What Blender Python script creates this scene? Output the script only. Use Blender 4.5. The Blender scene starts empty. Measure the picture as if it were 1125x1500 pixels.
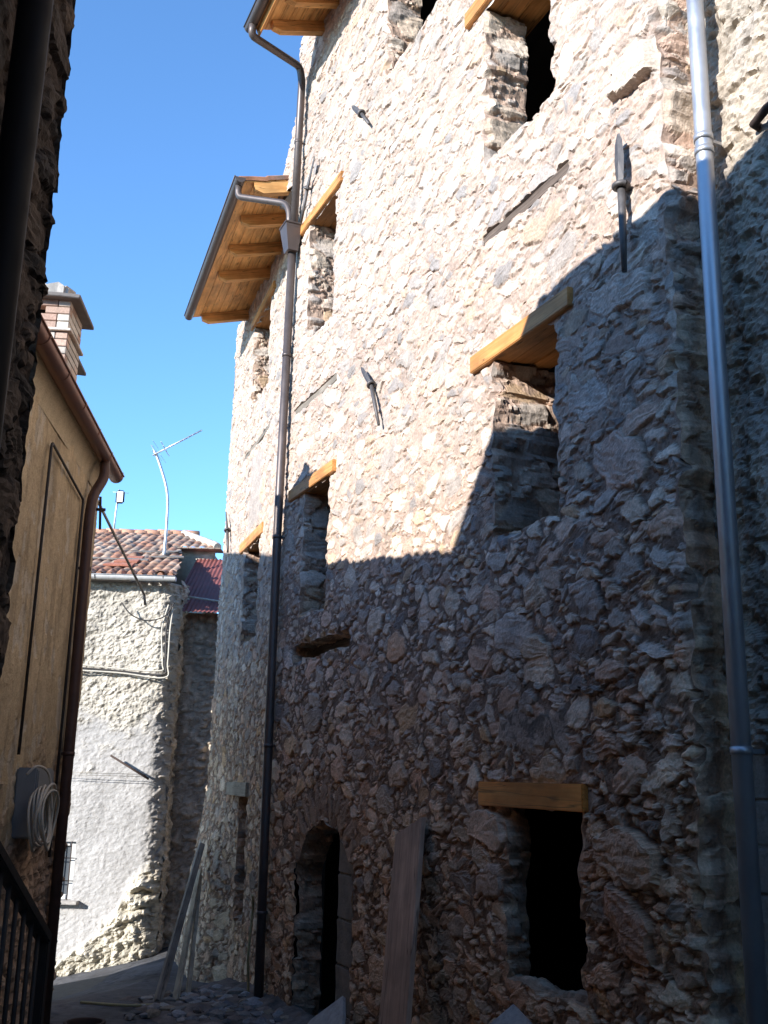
import bpy, bmesh, math, random
import numpy as np
from mathutils import Matrix, Vector

S = bpy.context.scene
COL = S.collection
rad = math.radians

# ------------------------------------------------------------------ camera
PITCH, ROLL = rad(14.4), rad(1.3)
fw = np.array([0, math.cos(PITCH), math.sin(PITCH)])
up0 = np.array([0, -math.sin(PITCH), math.cos(PITCH)])
rt0 = np.array([1.0, 0, 0])
rt = math.cos(ROLL) * rt0 + math.sin(ROLL) * up0
up = -math.sin(ROLL) * rt0 + math.cos(ROLL) * up0
cd = bpy.data.cameras.new('camera')
cam = bpy.data.objects.new('camera', cd)
COL.objects.link(cam)
cd.sensor_fit = 'VERTICAL'
cd.sensor_height = 24.0
cd.lens = 24.0 * 1520 / 1500
cd.clip_start = 0.05
cd.clip_end = 2000
cam.matrix_world = Matrix(((rt[0], up[0], -fw[0], 0), (rt[1], up[1], -fw[1], 0), (rt[2], up[2], -fw[2], 0), (0, 0, 0, 1)))
S.camera = cam

# ------------------------------------------------------------------ sky, sun, exposure
SUN_HEAD, SUN_EL = 47.0, 20.0          # the light travels towards this heading (clockwise from +Y)
S.world = bpy.data.worlds.new('World')
S.world.use_nodes = True
wn = S.world.node_tree.nodes
bg = wn['Background']
sky = wn.new('ShaderNodeTexSky')
sky.sky_type = 'NISHITA'
sky.sun_disc = False
sky.sun_elevation = rad(SUN_EL)
sky.sun_rotation = rad(SUN_HEAD + 180)
sky.altitude = 600
sky.air_density = 0.85
sky.dust_density = 0.0
sky.ozone_density = 6.0
hs = wn.new('ShaderNodeMix'); hs.data_type = 'RGBA'; hs.blend_type = 'MULTIPLY'; hs.inputs[0].default_value = 1.0
hs.inputs[7].default_value = (1.0, 1.07, 1.01, 1)                      # thin, dry mountain air
S.world.node_tree.links.new(sky.outputs[0], hs.inputs[6])
S.world.node_tree.links.new(hs.outputs[2], bg.inputs[0])
bg.inputs[1].default_value = 0.142
sl = bpy.data.lights.new('sun', 'SUN')
sun = bpy.data.objects.new('sun', sl)
COL.objects.link(sun)
sl.energy = 3.15
sl.angle = rad(0.5)
sl.color = (1.0, 0.975, 0.95)
SV = np.array([math.sin(rad(SUN_HEAD)) * math.cos(rad(SUN_EL)), math.cos(rad(SUN_HEAD)) * math.cos(rad(SUN_EL)), -math.sin(rad(SUN_EL))])
sun.rotation_euler = Vector(SV).to_track_quat('-Z', 'Y').to_euler()
S.view_settings.view_transform = 'Standard'
S.view_settings.look = 'None'
S.view_settings.exposure = 1.6
S.view_settings.gamma = 1.0

# ------------------------------------------------------------------ noise
_T = {}
def _tab(seed):
    if seed not in _T:
        _T[seed] = np.random.RandomState(seed).rand(256, 256).astype(np.float32)
    return _T[seed]
def vn(x, y, seed=0):
    t = _tab(seed % 23)
    x = x + seed * 17.13; y = y + seed * 5.71
    xi = np.floor(x).astype(np.int64); yi = np.floor(y).astype(np.int64)
    fx = x - xi; fy = y - yi
    fx = fx * fx * (3 - 2 * fx); fy = fy * fy * (3 - 2 * fy)
    x0 = xi & 255; x1 = (xi + 1) & 255; y0 = yi & 255; y1 = (yi + 1) & 255
    return (t[x0, y0] * (1 - fx) + t[x1, y0] * fx) * (1 - fy) + (t[x0, y1] * (1 - fx) + t[x1, y1] * fx) * fy - 0.5
def fbm(x, y, seed=0, oct=3):
    r = 0; a = 1.0
    for k in range(oct):
        r = r + a * vn(x * 2 ** k, y * 2 ** k, seed + k * 3); a *= 0.5
    return r
def sstep(a, b, x):
    t = np.clip((x - a) / (b - a), 0, 1)
    return t * t * (3 - 2 * t)

# ------------------------------------------------------------------ rubble masonry layout
PAL = np.array([(.50, .45, .38), (.40, .385, .36), (.50, .39, .32), (.58, .55, .49), (.33, .315, .30),
                (.46, .36, .25), (.22, .22, .225), (.54, .48, .42), (.43, .33, .27), (.48, .46, .44)])
PALW = np.array([.17, .15, .12, .13, .10, .05, .05, .12, .05, .06])
class Wallf:
    """A vertical plane: u runs along it, z up, off out of it."""
    def __init__(s, p0, ang, side=1):
        a = rad(ang)
        s.p0 = np.array([p0[0], p0[1], 0.0])
        s.d = np.array([-math.sin(a), math.cos(a), 0])
        s.n = np.array([-math.cos(a), -math.sin(a), 0]) * side
    def pt(s, u, z, off=0.0):
        return s.p0 + s.d * u + s.n * off + np.array([0, 0, z])
Z = np.array([0, 0, 1.0])

def rubble(A, B, a0, b0, W, H, du, dz, seed, sizes, amp, mortar=(.37, .295, .245), fixed=(), pal=PAL, palw=PALW,
           ang=14, flat=None, rough=1.0, cover=.22, th0=0):
    """Height and colour of rough stonework sampled on the grid A x B."""
    R = np.random.RandomState(seed)
    na, nb = A.shape
    cs = 0.02
    occ = np.zeros((int(W / cs) + 2, int(H / cs) + 2), bool)
    stones = list(fixed)
    def gauge(px, py, st):
        c, th, asp, N, s = st[:5]
        dx = px - c[0]; dy = py - c[1]
        d = None
        for (nx, ny), sk in zip(N, s):
            v = (dx * nx + dy * ny) / sk
            d = v if d is None else np.maximum(d, v)
        return d
    def make(c, r, asp, th):
        k = R.randint(5, 9)
        an = (np.arange(k) + R.uniform(-.32, .32, k)) * 2 * math.pi / k + R.rand() * 6.28
        N = []; s = []
        for q in an:
            nx, ny = math.cos(q), math.sin(q)
            lx, ly = nx / (asp ** .5), ny * asp ** .5
            L = math.hypot(lx, ly); lx /= L; ly /= L
            ex = r * asp ** .5; ey = r / asp ** .5
            sup = math.hypot(ex * lx, ey * ly) * R.uniform(.82, 1.04)
            cx = lx * math.cos(th) - ly * math.sin(th); cy = lx * math.sin(th) + ly * math.cos(th)
            N.append((cx, cy)); s.append(sup)
        return (c, th, asp, N, s, r)
    fx = len(stones)
    def try_put(st, lim):
        c, r, asp = st[0], st[5], st[2]
        ext = r * asp ** .5 * 1.15
        i0 = max(0, int((c[0] - ext) / cs)); i1 = min(occ.shape[0], int((c[0] + ext) / cs) + 1)
        j0 = max(0, int((c[1] - ext) / cs)); j1 = min(occ.shape[1], int((c[1] + ext) / cs) + 1)
        if i1 <= i0 or j1 <= j0: return False
        gx, gy = np.meshgrid((np.arange(i0, i1) + .5) * cs, (np.arange(j0, j1) + .5) * cs, indexing='ij')
        ins = gauge(gx, gy, st) < 1.0
        n = ins.sum()
        if n == 0:
            if occ[i0:i1, j0:j1].mean() > .6: return False
        elif (occ[i0:i1, j0:j1] & ins).sum() > lim * n: return False
        occ[i0:i1, j0:j1] |= ins
        return True
    for st in stones: try_put(st, 9)
    area = W * H
    for (r0, r1, dens, asp0, asp1) in sizes:
        for _ in range(int(area * dens)):
            c = (R.uniform(0, W), R.uniform(0, H))
            st = make(c, R.uniform(r0, r1), R.uniform(asp0, asp1), rad(th0 + R.normal(0, ang)))
            if try_put(st, cover): stones.append(st)
    # rasterise
    LA = A - a0; LB = B - b0
    wx = fbm(LA / .09, LB / .07, seed + 5, 3) * .018 + fbm(LA / .025, LB / .02, seed + 9, 2) * .010
    wy = fbm(LA / .09, LB / .07, seed + 31, 3) * .016 + fbm(LA / .025, LB / .02, seed + 13, 2) * .009
    X = LA + wx; Y = LB + wy
    best = np.full((na, nb), 1e9, np.float32)
    hgt = np.zeros((na, nb), np.float32)
    lum = np.zeros((na, nb, 3), np.float32)
    th_a = np.zeros((na, nb), np.float32); ph = np.zeros((na, nb), np.float32)
    for q, st in enumerate(stones):
        c, th, asp, N, s, r = st[:6]
        ext = r * asp ** .5 * 1.2 + .05
        i0 = max(0, int((c[0] - ext) / du)); i1 = min(na, int((c[0] + ext) / du) + 2)
        j0 = max(0, int((c[1] - ext) / dz)); j1 = min(nb, int((c[1] + ext) / dz) + 2)
        if i1 <= i0 or j1 <= j0: continue
        sl_ = (slice(i0, i1), slice(j0, j1))
        g = gauge(X[sl_], Y[sl_], st)
        m = (g < 1.0) & (g < best[sl_])
        if not m.any(): continue
        rm = r / asp ** .5
        hh = (st[6] if len(st) > 6 else R.uniform(.1, 1.0) * min(1, .45 + rm * 5))
        tx, ty = R.normal(0, .16), R.normal(.05, .20)
        e = (1 - g) * rm
        bev = R.uniform(.005, .018)
        prof = np.clip(e / bev, 0, 1); prof = prof * (2 - prof)
        tilt = (X[sl_] - c[0]) * tx + (Y[sl_] - c[1]) * ty
        tilt = np.clip(tilt, -.03, .03)
        fac = None                                                         # split faces meeting at hard creases
        for _k in range(3):
            a_ = R.rand() * 6.28; sl__ = R.uniform(.02, .24)
            v = ((X[sl_] - c[0]) * math.cos(a_) + (Y[sl_] - c[1]) * math.sin(a_)) * sl__ + R.uniform(.0, .006)
            fac = v if fac is None else np.minimum(fac, v)
        fac = np.clip(fac, -.018, .012)
        if R.rand() < .45:                                                 # laminated stones break in little steps
            cvv = -(X[sl_] - c[0]) * math.sin(th) + (Y[sl_] - c[1]) * math.cos(th)
            per = R.uniform(.028, .055)
            q_ = cvv / per + vn((X[sl_] - c[0]) / .06 + q, cvv / .05, seed + 3) * .9
            fac = fac + (q_ - np.floor(q_) - .5) * R.uniform(.003, .009)
        h = prof * (hh * .045 + tilt * .5 + fac + .006)
        p = pal[R.choice(len(pal), p=palw / palw.sum())] * R.uniform(.80, 1.12)
        if len(st) > 7 and st[7] is not None: p = np.array(st[7])
        best[sl_] = np.where(m, g, best[sl_])
        hgt[sl_] = np.where(m, h, hgt[sl_])
        th_a[sl_] = np.where(m, th, th_a[sl_]); ph[sl_] = np.where(m, q * 1.37, ph[sl_])
        lum[sl_] = np.where(m[..., None], p[None, None, :], lum[sl_])
        if True:
            edge = sstep(0.0, .012, e)
            lum_s = lum[sl_]
            mm = m
            mc = np.array(mortar)
            lum_s[mm] = (mc[None, :] * .9) * (1 - edge[mm])[:, None] + lum_s[mm] * edge[mm][:, None]
    stone = best < 1.0
    # bedding flakes inside the stones
    cu = LA * np.cos(th_a) + LB * np.sin(th_a); cv = -LA * np.sin(th_a) + LB * np.cos(th_a)
    fl = vn(cu / .13 + ph, cv / .018 + ph * 3, seed + 2) * .011 + vn(cu / .05 + ph, cv / .025 + ph, seed + 4) * .008
    mn = fbm(LA / .12, LB / .10, seed + 7, 3)
    mort_h = mn * .022 + fbm(LA / .03, LB / .03, seed + 17, 2) * .008
    smear = sstep(-.05, .30, fbm(LA / .35, LB / .3, seed + 19, 3))           # pointing that has crept over the stones
    h = np.where(stone, hgt + fl * rough, mort_h + .002)
    h = np.where(stone, np.maximum(h, (mort_h + .010) * smear + h * (1 - smear) * 1.0), h)
    covered = stone & ((mort_h + .010) * smear + h * 0 >= (hgt + fl * rough)) & (smear > .3)
    nz = fbm(LA / .02, LB / .02, seed + 11, 2)
    h = (h + nz * .006 * rough) * amp
    col = lum
    mv = (1 + .40 * fbm(LA / .30, LB / .25, seed + 23, 3) + .30 * nz)[..., None]
    mcol = np.array(mortar)[None, None, :] * mv
    isM = (~stone) | covered
    rubble.mask = isM
    col = np.where(isM[..., None], mcol, col * (1 + .32 * (fl[..., None] / .009) * .5 + .28 * fbm(LA / .06, LB / .05, seed + 29, 3)[..., None]))
    if flat is not None:
        for (ua, ub, za, zb, fcol) in flat:                                  # smooth patches: cement, and one painted shadow strip
            k = sstep(0, .05, np.minimum(np.minimum(A - ua, ub - A), np.minimum(B - za, zb - B)) + fbm(LA / .12, LB / .1, seed + 41, 3) * .10)
            h = h * (1 - k) + k * (.012 + nz * .004 + mn * .006)
            col = col * (1 - k[..., None]) + k[..., None] * np.array(fcol) * (1 + .25 * nz[..., None] + .3 * mn[..., None])
    return h, np.clip(col * np.array((1.20, 1.05, .935)), .02, .9)

# ------------------------------------------------------------------ mesh building
class MB:
    def __init__(s):
        s.v = []; s.f = []; s.c = []; s.g = []; s.n = 0; s.sm = []
    def add(s, v, f, c=None, g=None, smooth=False):
        v = np.asarray(v, float).reshape(-1, 3)
        s.v.append(v)
        s.f.append((np.asarray(f, np.int64).reshape(len(f), -1) + s.n) if len(f) else np.zeros((0, 4), np.int64))
        s.sm.append(np.full(len(f), smooth))
        s.c.append(np.asarray(c, float).reshape(-1, 3) if c is not None else np.full((len(v), 3), .5))
        s.g.append(np.asarray(g, float).reshape(-1, 3) if g is not None else v.copy())
        s.n += len(v)
    def build(s, name, mat, parent=None):
        me = bpy.data.meshes.new(name)
        V = np.vstack(s.v)
        me.vertices.add(len(V)); me.vertices.foreach_set('co', V.astype(np.float32).ravel())
        loops = np.concatenate([f.ravel() for f in s.f])
        tot = np.concatenate([np.full(len(f), f.shape[1]) for f in s.f])
        st = np.concatenate([[0], np.cumsum(tot)[:-1]])
        me.loops.add(len(loops)); me.loops.foreach_set('vertex_index', loops.astype(np.int32))
        me.polygons.add(len(tot)); me.polygons.foreach_set('loop_start', st.astype(np.int32))
        me.polygons.foreach_set('loop_total', tot.astype(np.int32))
        me.polygons.foreach_set('use_smooth', np.concatenate(s.sm).astype(bool))
        me.update(calc_edges=True)
        a = me.attributes.new('tint', 'FLOAT_COLOR', 'POINT')
        a.data.foreach_set('color', np.hstack([np.vstack(s.c), np.ones((len(V), 1))]).astype(np.float32).ravel())
        a = me.attributes.new('grain', 'FLOAT_VECTOR', 'POINT')
        a.data.foreach_set('vector', np.vstack(s.g).astype(np.float32).ravel())
        o = bpy.data.objects.new(name, me)
        COL.objects.link(o)
        me.materials.append(mat)
        if parent is not None: setpar(o, parent)
        return o
def setpar(o, parent):
    o.parent = parent
    m = Matrix.Identity(4); p = parent
    while p is not None:
        m = p.matrix_local_store @ m if False else m
        p = None
    o.matrix_parent_inverse = Matrix.Translation(-Vector(parent.get('base', (0, 0, 0))))
def thing(name, label, cat, base, group=None):
    o = bpy.data.objects.new(name, None)
    COL.objects.link(o)
    o.location = base; o['base'] = [float(t) for t in base]
    o.empty_display_size = .2
    o['label'] = label; o['category'] = cat
    if group: o['group'] = group
    return o
def tag(o, label, cat, group=None, kind=None):
    o['label'] = label; o['category'] = cat
    if group: o['group'] = group
    if kind: o['kind'] = kind
    return o

def grid_faces(na, nb, flip=False, keep=None):
    i, j = np.meshgrid(np.arange(na - 1), np.arange(nb - 1), indexing='ij')
    a = i * nb + j
    f = np.stack([a, a + nb, a + nb + 1, a + 1], -1)
    if flip: f = f[..., ::-1]
    if keep is not None: return f[keep]
    return f.reshape(-1, 4)
def wallwarp(u, z, seed=0):
    """Irregular edges: the in-plane shift shared by a wall and the sides of its openings."""
    return (fbm(u / .16, z / .13, 201 + seed, 2) * .065 + fbm(u / .07, z / .06, 207 + seed, 2) * .014,
            fbm(u / .16, z / .14, 211 + seed, 2) * .040 + fbm(u / .05, z / .04, 217 + seed, 2) * .016)
def walledge(u, z):
    return .006 + fbm(u / .22, z / .18, 231, 2) * .024 - .05 * sstep(.05, .35, fbm(u / .09, z / .09, 237, 2))
def snap(arr, vals):
    for v in vals:
        if arr[0] < v < arr[-1]: arr[np.argmin(np.abs(arr - v))] = v
    return arr
def patch(mb, O, ea, eb, n, a0, a1, b0, b1, st, seed, sizes, amp, hole=None, shape=None, rects=(), warp=None, post=None, **kw):
    """One rectangular field of real relief, facing n."""
    O = np.asarray(O, float)
    na = max(3, int(round((a1 - a0) / st[0])) + 1); nb = max(3, int(round((b1 - b0) / st[1])) + 1)
    a = snap(np.linspace(a0, a1, na), [q for r in rects for q in r[:2]]); b = snap(np.linspace(b0, b1, nb), [q for r in rects for q in r[2:]])
    A, B = np.meshgrid(a, b, indexing='ij')
    du = (a1 - a0) / (na - 1); dz = (b1 - b0) / (nb - 1)
    fn = kw.pop('field', None)
    if fn is not None: h, c = fn(A, B, seed)
    else: h, c = rubble(A, B, a0, b0, a1 - a0, b1 - b0, du, dz, seed, sizes, amp, **kw)
    if shape is not None: h, c = shape(A, B, h, c)
    if post is not None:
        P, c = post(A, B, h, c)
    else:
        A2, B2 = A, B
        if warp is not None:
            wu, wz = warp(A, B); A2 = A + wu; B2 = B + wz
        P = O + A2[..., None] * ea + B2[..., None] * eb + h[..., None] * n
    keep = None
    if hole is not None:
        Ac = (A[:-1, :-1] + A[1:, 1:]) / 2; Bc = (B[:-1, :-1] + B[1:, 1:]) / 2
        keep = ~hole(Ac, Bc, 0 * Ac)
    flip = np.dot(np.cross(ea, eb), n) < 0
    mb.add(P.reshape(-1, 3), grid_faces(na, nb, flip, keep), c.reshape(-1, 3), smooth=False)
SZ_JAMB = [(.12, .19, 10, 1.3, 2.2), (.06, .10, 45, 1.4, 2.8), (.03, .05, 150, 1.4, 3.0), (.016, .028, 250, 1.0, 2.4)]
def reveal(mb, W, path, depth, seed, amp=1.0, st=(.016, .016), wseed=0, **kw):
    """Stone sides of an opening, walked with the opening on the left-hand side."""
    kw.setdefault('mortar', (.33, .265, .22))
    for k, ((u0, z0), (u1, z1)) in enumerate(zip(path[:-1], path[1:])):
        t = np.array([u1 - u0, z1 - z0]); L = float(np.hypot(*t)); t = t / L
        e = W.d * t[0] + Z * t[1]
        nn = W.d * -t[1] + Z * t[0]
        def post(A, B, h, c):
            u = u0 + t[0] * A; z = z0 + t[1] * A
            wu, wz = wallwarp(u, z, wseed); E = walledge(u, z)
            h = h * sstep(-.004, .045, B)
            off = E * np.clip(1 - B / .1, 0, 1) - B
            P = W.p0 + (u + wu)[..., None] * W.d + (z + wz)[..., None] * Z + off[..., None] * W.n + h[..., None] * nn
            lw = sstep(2.6, 1.0, z)[..., None]  # warm tint painted in low down, offsetting the blue of the shade
            return P, c * (1 - lw * np.array((-.08, .06, .22)))
        patch(mb, W.pt(u0, z0), e, -W.n, nn, 0, L, 0, depth, st, seed + k, SZ_JAMB, amp, ang=8, post=post, th0=90 if abs(t[1]) > .7 else 0, **kw)
def end_face(mb, W, u, z0, z1, depth, seed, sgn, st, amp=1.0, wseed=0):
    """The end of a wall turning inwards at u, facing sgn * d, sharing the arris with the wall face."""
    def post(A, B, h, c):
        uu = u + 0 * A; wu, wz = wallwarp(uu, B, wseed); E = walledge(uu, B)
        h = h * sstep(-.004, .05, A)
        off = E * np.clip(1 - A / .1, 0, 1) - A
        P = W.p0 + (u + wu + sgn * h)[..., None] * W.d + (B + wz)[..., None] * Z + off[..., None] * W.n
        lw = sstep(3.2, 1.5, B)[..., None]  # shaded lower part of the wall end painted warmer
        return P, c * (1 - lw * np.array((-.12, .04, .20)))
    patch(mb, W.pt(u, 0), -W.n, Z, W.d * sgn, 0, depth, z0, z1, st, seed, SZ_JAMB, amp, ang=8, post=post)
def edged(A, B, h, rects, ends=(), width=.05):
    """Blend the relief to the shared arris height round openings and at wall ends."""
    d = np.full(A.shape, 9.0)
    for (u0, u1, z0, z1) in rects:
        dx = np.maximum(np.maximum(u0 - A, A - u1), 0); dy = np.maximum(np.maximum(z0 - B, B - z1), 0)
        d = np.minimum(d, np.hypot(dx, dy))
    for u in ends: d = np.minimum(d, np.abs(A - u))
    k = sstep(0, width, d)
    return walledge(A, B) * (1 - k) + h * k
def rect_path(u0, u1, z0, z1):
    return [(u0, z0), (u1, z0), (u1, z1), (u0, z1), (u0, z0)]

RB = random.Random(5)
def box(mb, O, ex, ey, ez, sx, sy, sz, bev=.004, c=None, jit=0, seg=1):
    """Bevelled box; ex is the long (grain) direction."""
    bm = bmesh.new()
    bmesh.ops.create_cube(bm, size=1)
    for v in bm.verts: v.co = Vector((v.co.x * sx, v.co.y * sy, v.co.z * sz))
    if seg > 1:
        long_e = [e for e in bm.edges if abs((e.verts[0].co - e.verts[1].co).x) > sx * .5]
        bmesh.ops.subdivide_edges(bm, edges=long_e, cuts=seg, use_grid_fill=True)
    if bev > 0: bmesh.ops.bevel(bm, geom=[e for e in bm.edges if len(e.link_faces) == 2 and e.calc_face_angle(0) > .5], offset=bev, segments=2, affect='EDGES')
    bm.verts.index_update()
    L = np.array([v.co[:] for v in bm.verts])
    if jit:
        L = L + np.stack([vn(L[:, 0] * 7 + k * 3.1, L[:, 1] * 7 + L[:, 2] * 9, 3 + k) for k in range(3)], -1) * jit
    P = np.asarray(O, float) + L[:, :1] * ex + L[:, 1:2] * ey + L[:, 2:3] * ez
    G = L + np.array([RB.uniform(0, 40), RB.uniform(0, 40), RB.uniform(0, 40)])
    byn = {}
    for f in bm.faces: byn.setdefault(len(f.verts), []).append([v.index for v in f.verts])
    flip = np.dot(np.cross(ex, ey), ez) < 0
    first = True
    for k, fs in byn.items():
        fs = [q[::-1] for q in fs] if flip else fs
        if first:
            mb.add(P, fs, None if c is None else np.tile(c, (len(P), 1)), G); first = False; base = mb.n - len(P)
        else:
            mb.f.append(np.asarray(fs, np.int64) + base); mb.sm.append(np.full(len(fs), False))
    bm.free()
def prism(mb, poly, vec, c=None):
    """Polygon (list of 3D points) extruded along vec, closed."""
    P = np.asarray(poly, float); k = len(P); Q = P + np.asarray(vec, float)
    V = np.vstack([P, Q])
    cc = None if c is None else np.tile(c, (2 * k, 1))
    mb.add(V, [[i, (i + 1) % k, k + (i + 1) % k, k + i] for i in range(k)], cc)
    mb.f.append(np.array([list(range(k))[::-1]]) + mb.n - 2 * k); mb.sm.append(np.array([False]))
    mb.f.append(np.array([list(range(k, 2 * k))]) + mb.n - 2 * k); mb.sm.append(np.array([False]))
def smoothpath(pts, n=6):
    P = [np.array(p, float) for p in pts]
    out = []
    for i in range(len(P) - 1):
        p0 = P[max(0, i - 1)]; p1 = P[i]; p2 = P[i + 1]; p3 = P[min(len(P) - 1, i + 2)]
        for t in np.linspace(0, 1, n, endpoint=False):
            out.append(.5 * ((2 * p1) + (-p0 + p2) * t + (2 * p0 - 5 * p1 + 4 * p2 - p3) * t * t + (-p0 + 3 * p1 - 3 * p2 + p3) * t ** 3))
    out.append(P[-1])
    return out
def rounded(pts, r=.06, n=5):
    """Polyline with rounded bends, for bent metal pipe."""
    P = [np.array(p, float) for p in pts]
    out = [P[0]]
    for a, b, c in zip(P[:-2], P[1:-1], P[2:]):
        d0 = a - b; d1 = c - b
        r0 = min(r, np.linalg.norm(d0) * .45, np.linalg.norm(d1) * .45)
        q0 = b + d0 / np.linalg.norm(d0) * r0; q1 = b + d1 / np.linalg.norm(d1) * r0
        for t in np.linspace(0, 1, n): out.append((1 - t) ** 2 * q0 + 2 * t * (1 - t) * b + t * t * q1)
    out.append(P[-1])
    return out
def tube(mb, pts, r, n=12, c=None, cap=True, rs=None):
    P = [np.array(p, float) for p in pts]
    k = len(P); V = []
    t0 = P[1] - P[0]; t0 /= np.linalg.norm(t0)
    ref = np.array([0, 0, 1.0]) if abs(t0[2]) < .9 else np.array([1.0, 0, 0])
    x = np.cross(ref, t0); x /= np.linalg.norm(x)
    for i in range(k):
        t = P[min(i + 1, k - 1)] - P[max(i - 1, 0)]; t = t / (np.linalg.norm(t) + 1e-12)
        x = x - t * np.dot(x, t); x /= np.linalg.norm(x); y = np.cross(t, x)
        rr = rs[i] if rs is not None else r
        for q in range(n):
            a = 2 * math.pi * q / n
            V.append(P[i] + (x * math.cos(a) + y * math.sin(a)) * rr)
    F = [[i * n + q, i * n + (q + 1) % n, (i + 1) * n + (q + 1) % n, (i + 1) * n + q] for i in range(k - 1) for q in range(n)]
    mb.add(V, F, None if c is None else np.tile(c, (len(V), 1)), smooth=True)
    if cap:
        b = mb.n - len(V)
        mb.f.append(np.array([list(range(n))[::-1]]) + b); mb.sm.append(np.array([False]))
        mb.f.append(np.array([list(range((k - 1) * n, k * n))]) + b); mb.sm.append(np.array([False]))
def half_gutter(mb, P0, P1, out, r, th=.005):
    """Half-round channel with a rolled front bead and end caps; rim level with P0-P1."""
    P0 = np.array(P0, float); P1 = np.array(P1, float); out = np.array(out, float)
    m = 14; V = []
    prof = [(math.cos(a) * r, -math.sin(a) * r) for a in np.linspace(0, math.pi, m)] + \
           [(math.cos(a) * (r - th), -math.sin(a) * (r - th)) for a in np.linspace(math.pi, 0, m)]
    L = len(prof); nseg = 12
    for s_ in range(nseg + 1):
        b = P0 + (P1 - P0) * s_ / nseg
        for (x, z) in prof: V.append(b + out * x + Z * z)
    F = [[s_ * L + q, s_ * L + (q + 1) % L, (s_ + 1) * L + (q + 1) % L, (s_ + 1) * L + q] for s_ in range(nseg) for q in range(L)]
    mb.add(V, F, smooth=True)
    tube(mb, [P0 + out * (r + .004) + Z * .002, P1 + out * (r + .004) + Z * .002], .009, 8)
    for b, sg in ((P0, 1), (P1, -1)):
        dv = (P1 - P0) / np.linalg.norm(P1 - P0) * .004
        prism(mb, [b + out * x * 1.01 + Z * z * 1.01 for (x, z) in prof[:m]], dv * sg)

# ------------------------------------------------------------------ materials
def mat(name):
    m = bpy.data.materials.new(name); m.use_nodes = True
    nt = m.node_tree; return m, nt, nt.nodes['Principled BSDF']
def nd(nt, t, **kw):
    n = nt.nodes.new(t)
    for k, v in kw.items():
        if hasattr(n, k) and not isinstance(v, (list,)): setattr(n, k, v)
    return n
def lk(nt, a, b): nt.links.new(a, b)
def ramp(nt, src, stops):
    r = nt.nodes.new('ShaderNodeValToRGB')
    while len(r.color_ramp.elements) < len(stops): r.color_ramp.elements.new(.5)
    for e, (p, c) in zip(r.color_ramp.elements, stops):
        e.position = p; e.color = (c[0], c[1], c[2], 1) if hasattr(c, '__len__') else (c, c, c, 1)
    lk(nt, src, r.inputs[0]); return r.outputs[0]
def noise(nt, scale, detail=4, vec=None, rough=.6):
    n = nt.nodes.new('ShaderNodeTexNoise'); n.inputs['Scale'].default_value = scale
    n.inputs['Detail'].default_value = detail; n.inputs['Roughness'].default_value = rough
    if vec is not None: lk(nt, vec, n.inputs['Vector'])
    return n.outputs['Fac']
def mul(nt, a, b, fac=1.0, mode='MULTIPLY'):
    m = nt.nodes.new('ShaderNodeMix'); m.data_type = 'RGBA'; m.blend_type = mode
    for s_, v in ((m.inputs[0], fac), (m.inputs[6], a), (m.inputs[7], b)):
        if hasattr(v, 'links'): lk(nt, v, s_)
        elif hasattr(v, '__len__'): s_.default_value = (*v[:3], 1)
        else: s_.default_value = v
    return m.outputs[2]
def bump(nt, b, h, dist, strength=1.0):
    n = nt.nodes.new('ShaderNodeBump'); n.inputs['Distance'].default_value = dist; n.inputs['Strength'].default_value = strength
    lk(nt, h, n.inputs['Height']); lk(nt, n.outputs[0], b.inputs['Normal'])
def objco(nt):
    return nt.nodes.new('ShaderNodeTexCoord').outputs['Object']
def attr(nt, name):
    n = nt.nodes.new('ShaderNodeAttribute'); n.attribute_name = name; return n
def m_tint(name, var=.35, scale=60, bd=.004, rough=.9, scale2=9, spec=.25):
    """Tint kept per vertex, broken up by fine grain."""
    m, nt, b = mat(name)
    oc = objco(nt)
    n1 = noise(nt, scale, 5, oc); n2 = noise(nt, scale2, 4, oc)
    g = ramp(nt, n1, [(.25, 1 - var), (.75, 1 + var * .6)]); g2 = ramp(nt, n2, [(.3, 1 - var * .5), (.7, 1 + var * .3)])
    c = mul(nt, attr(nt, 'tint').outputs['Color'], g); c = mul(nt, c, g2)
    lk(nt, c, b.inputs['Base Color']); b.inputs['Roughness'].default_value = rough
    b.inputs['Specular IOR Level'].default_value = spec
    bump(nt, b, n1, bd)
    return m
def m_plain(name, col, rough=.6, metal=0.0, var=.25, scale=12, bd=.001, scale_b=80, spec=.4):
    m, nt, b = mat(name)
    oc = objco(nt)
    n = noise(nt, scale, 5, oc)
    c = mul(nt, (*col,), ramp(nt, n, [(.28, 1 - var), (.72, 1 + var * .5)]))
    lk(nt, c, b.inputs['Base Color'])
    lk(nt, ramp(nt, n, [(.2, max(0, rough - .12)), (.8, min(1, rough + .12))]), b.inputs['Roughness'])
    b.inputs['Metallic'].default_value = metal; b.inputs['Specular IOR Level'].default_value = spec
    if bd: bump(nt, b, noise(nt, scale_b, 3, oc), bd)
    return m
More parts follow.
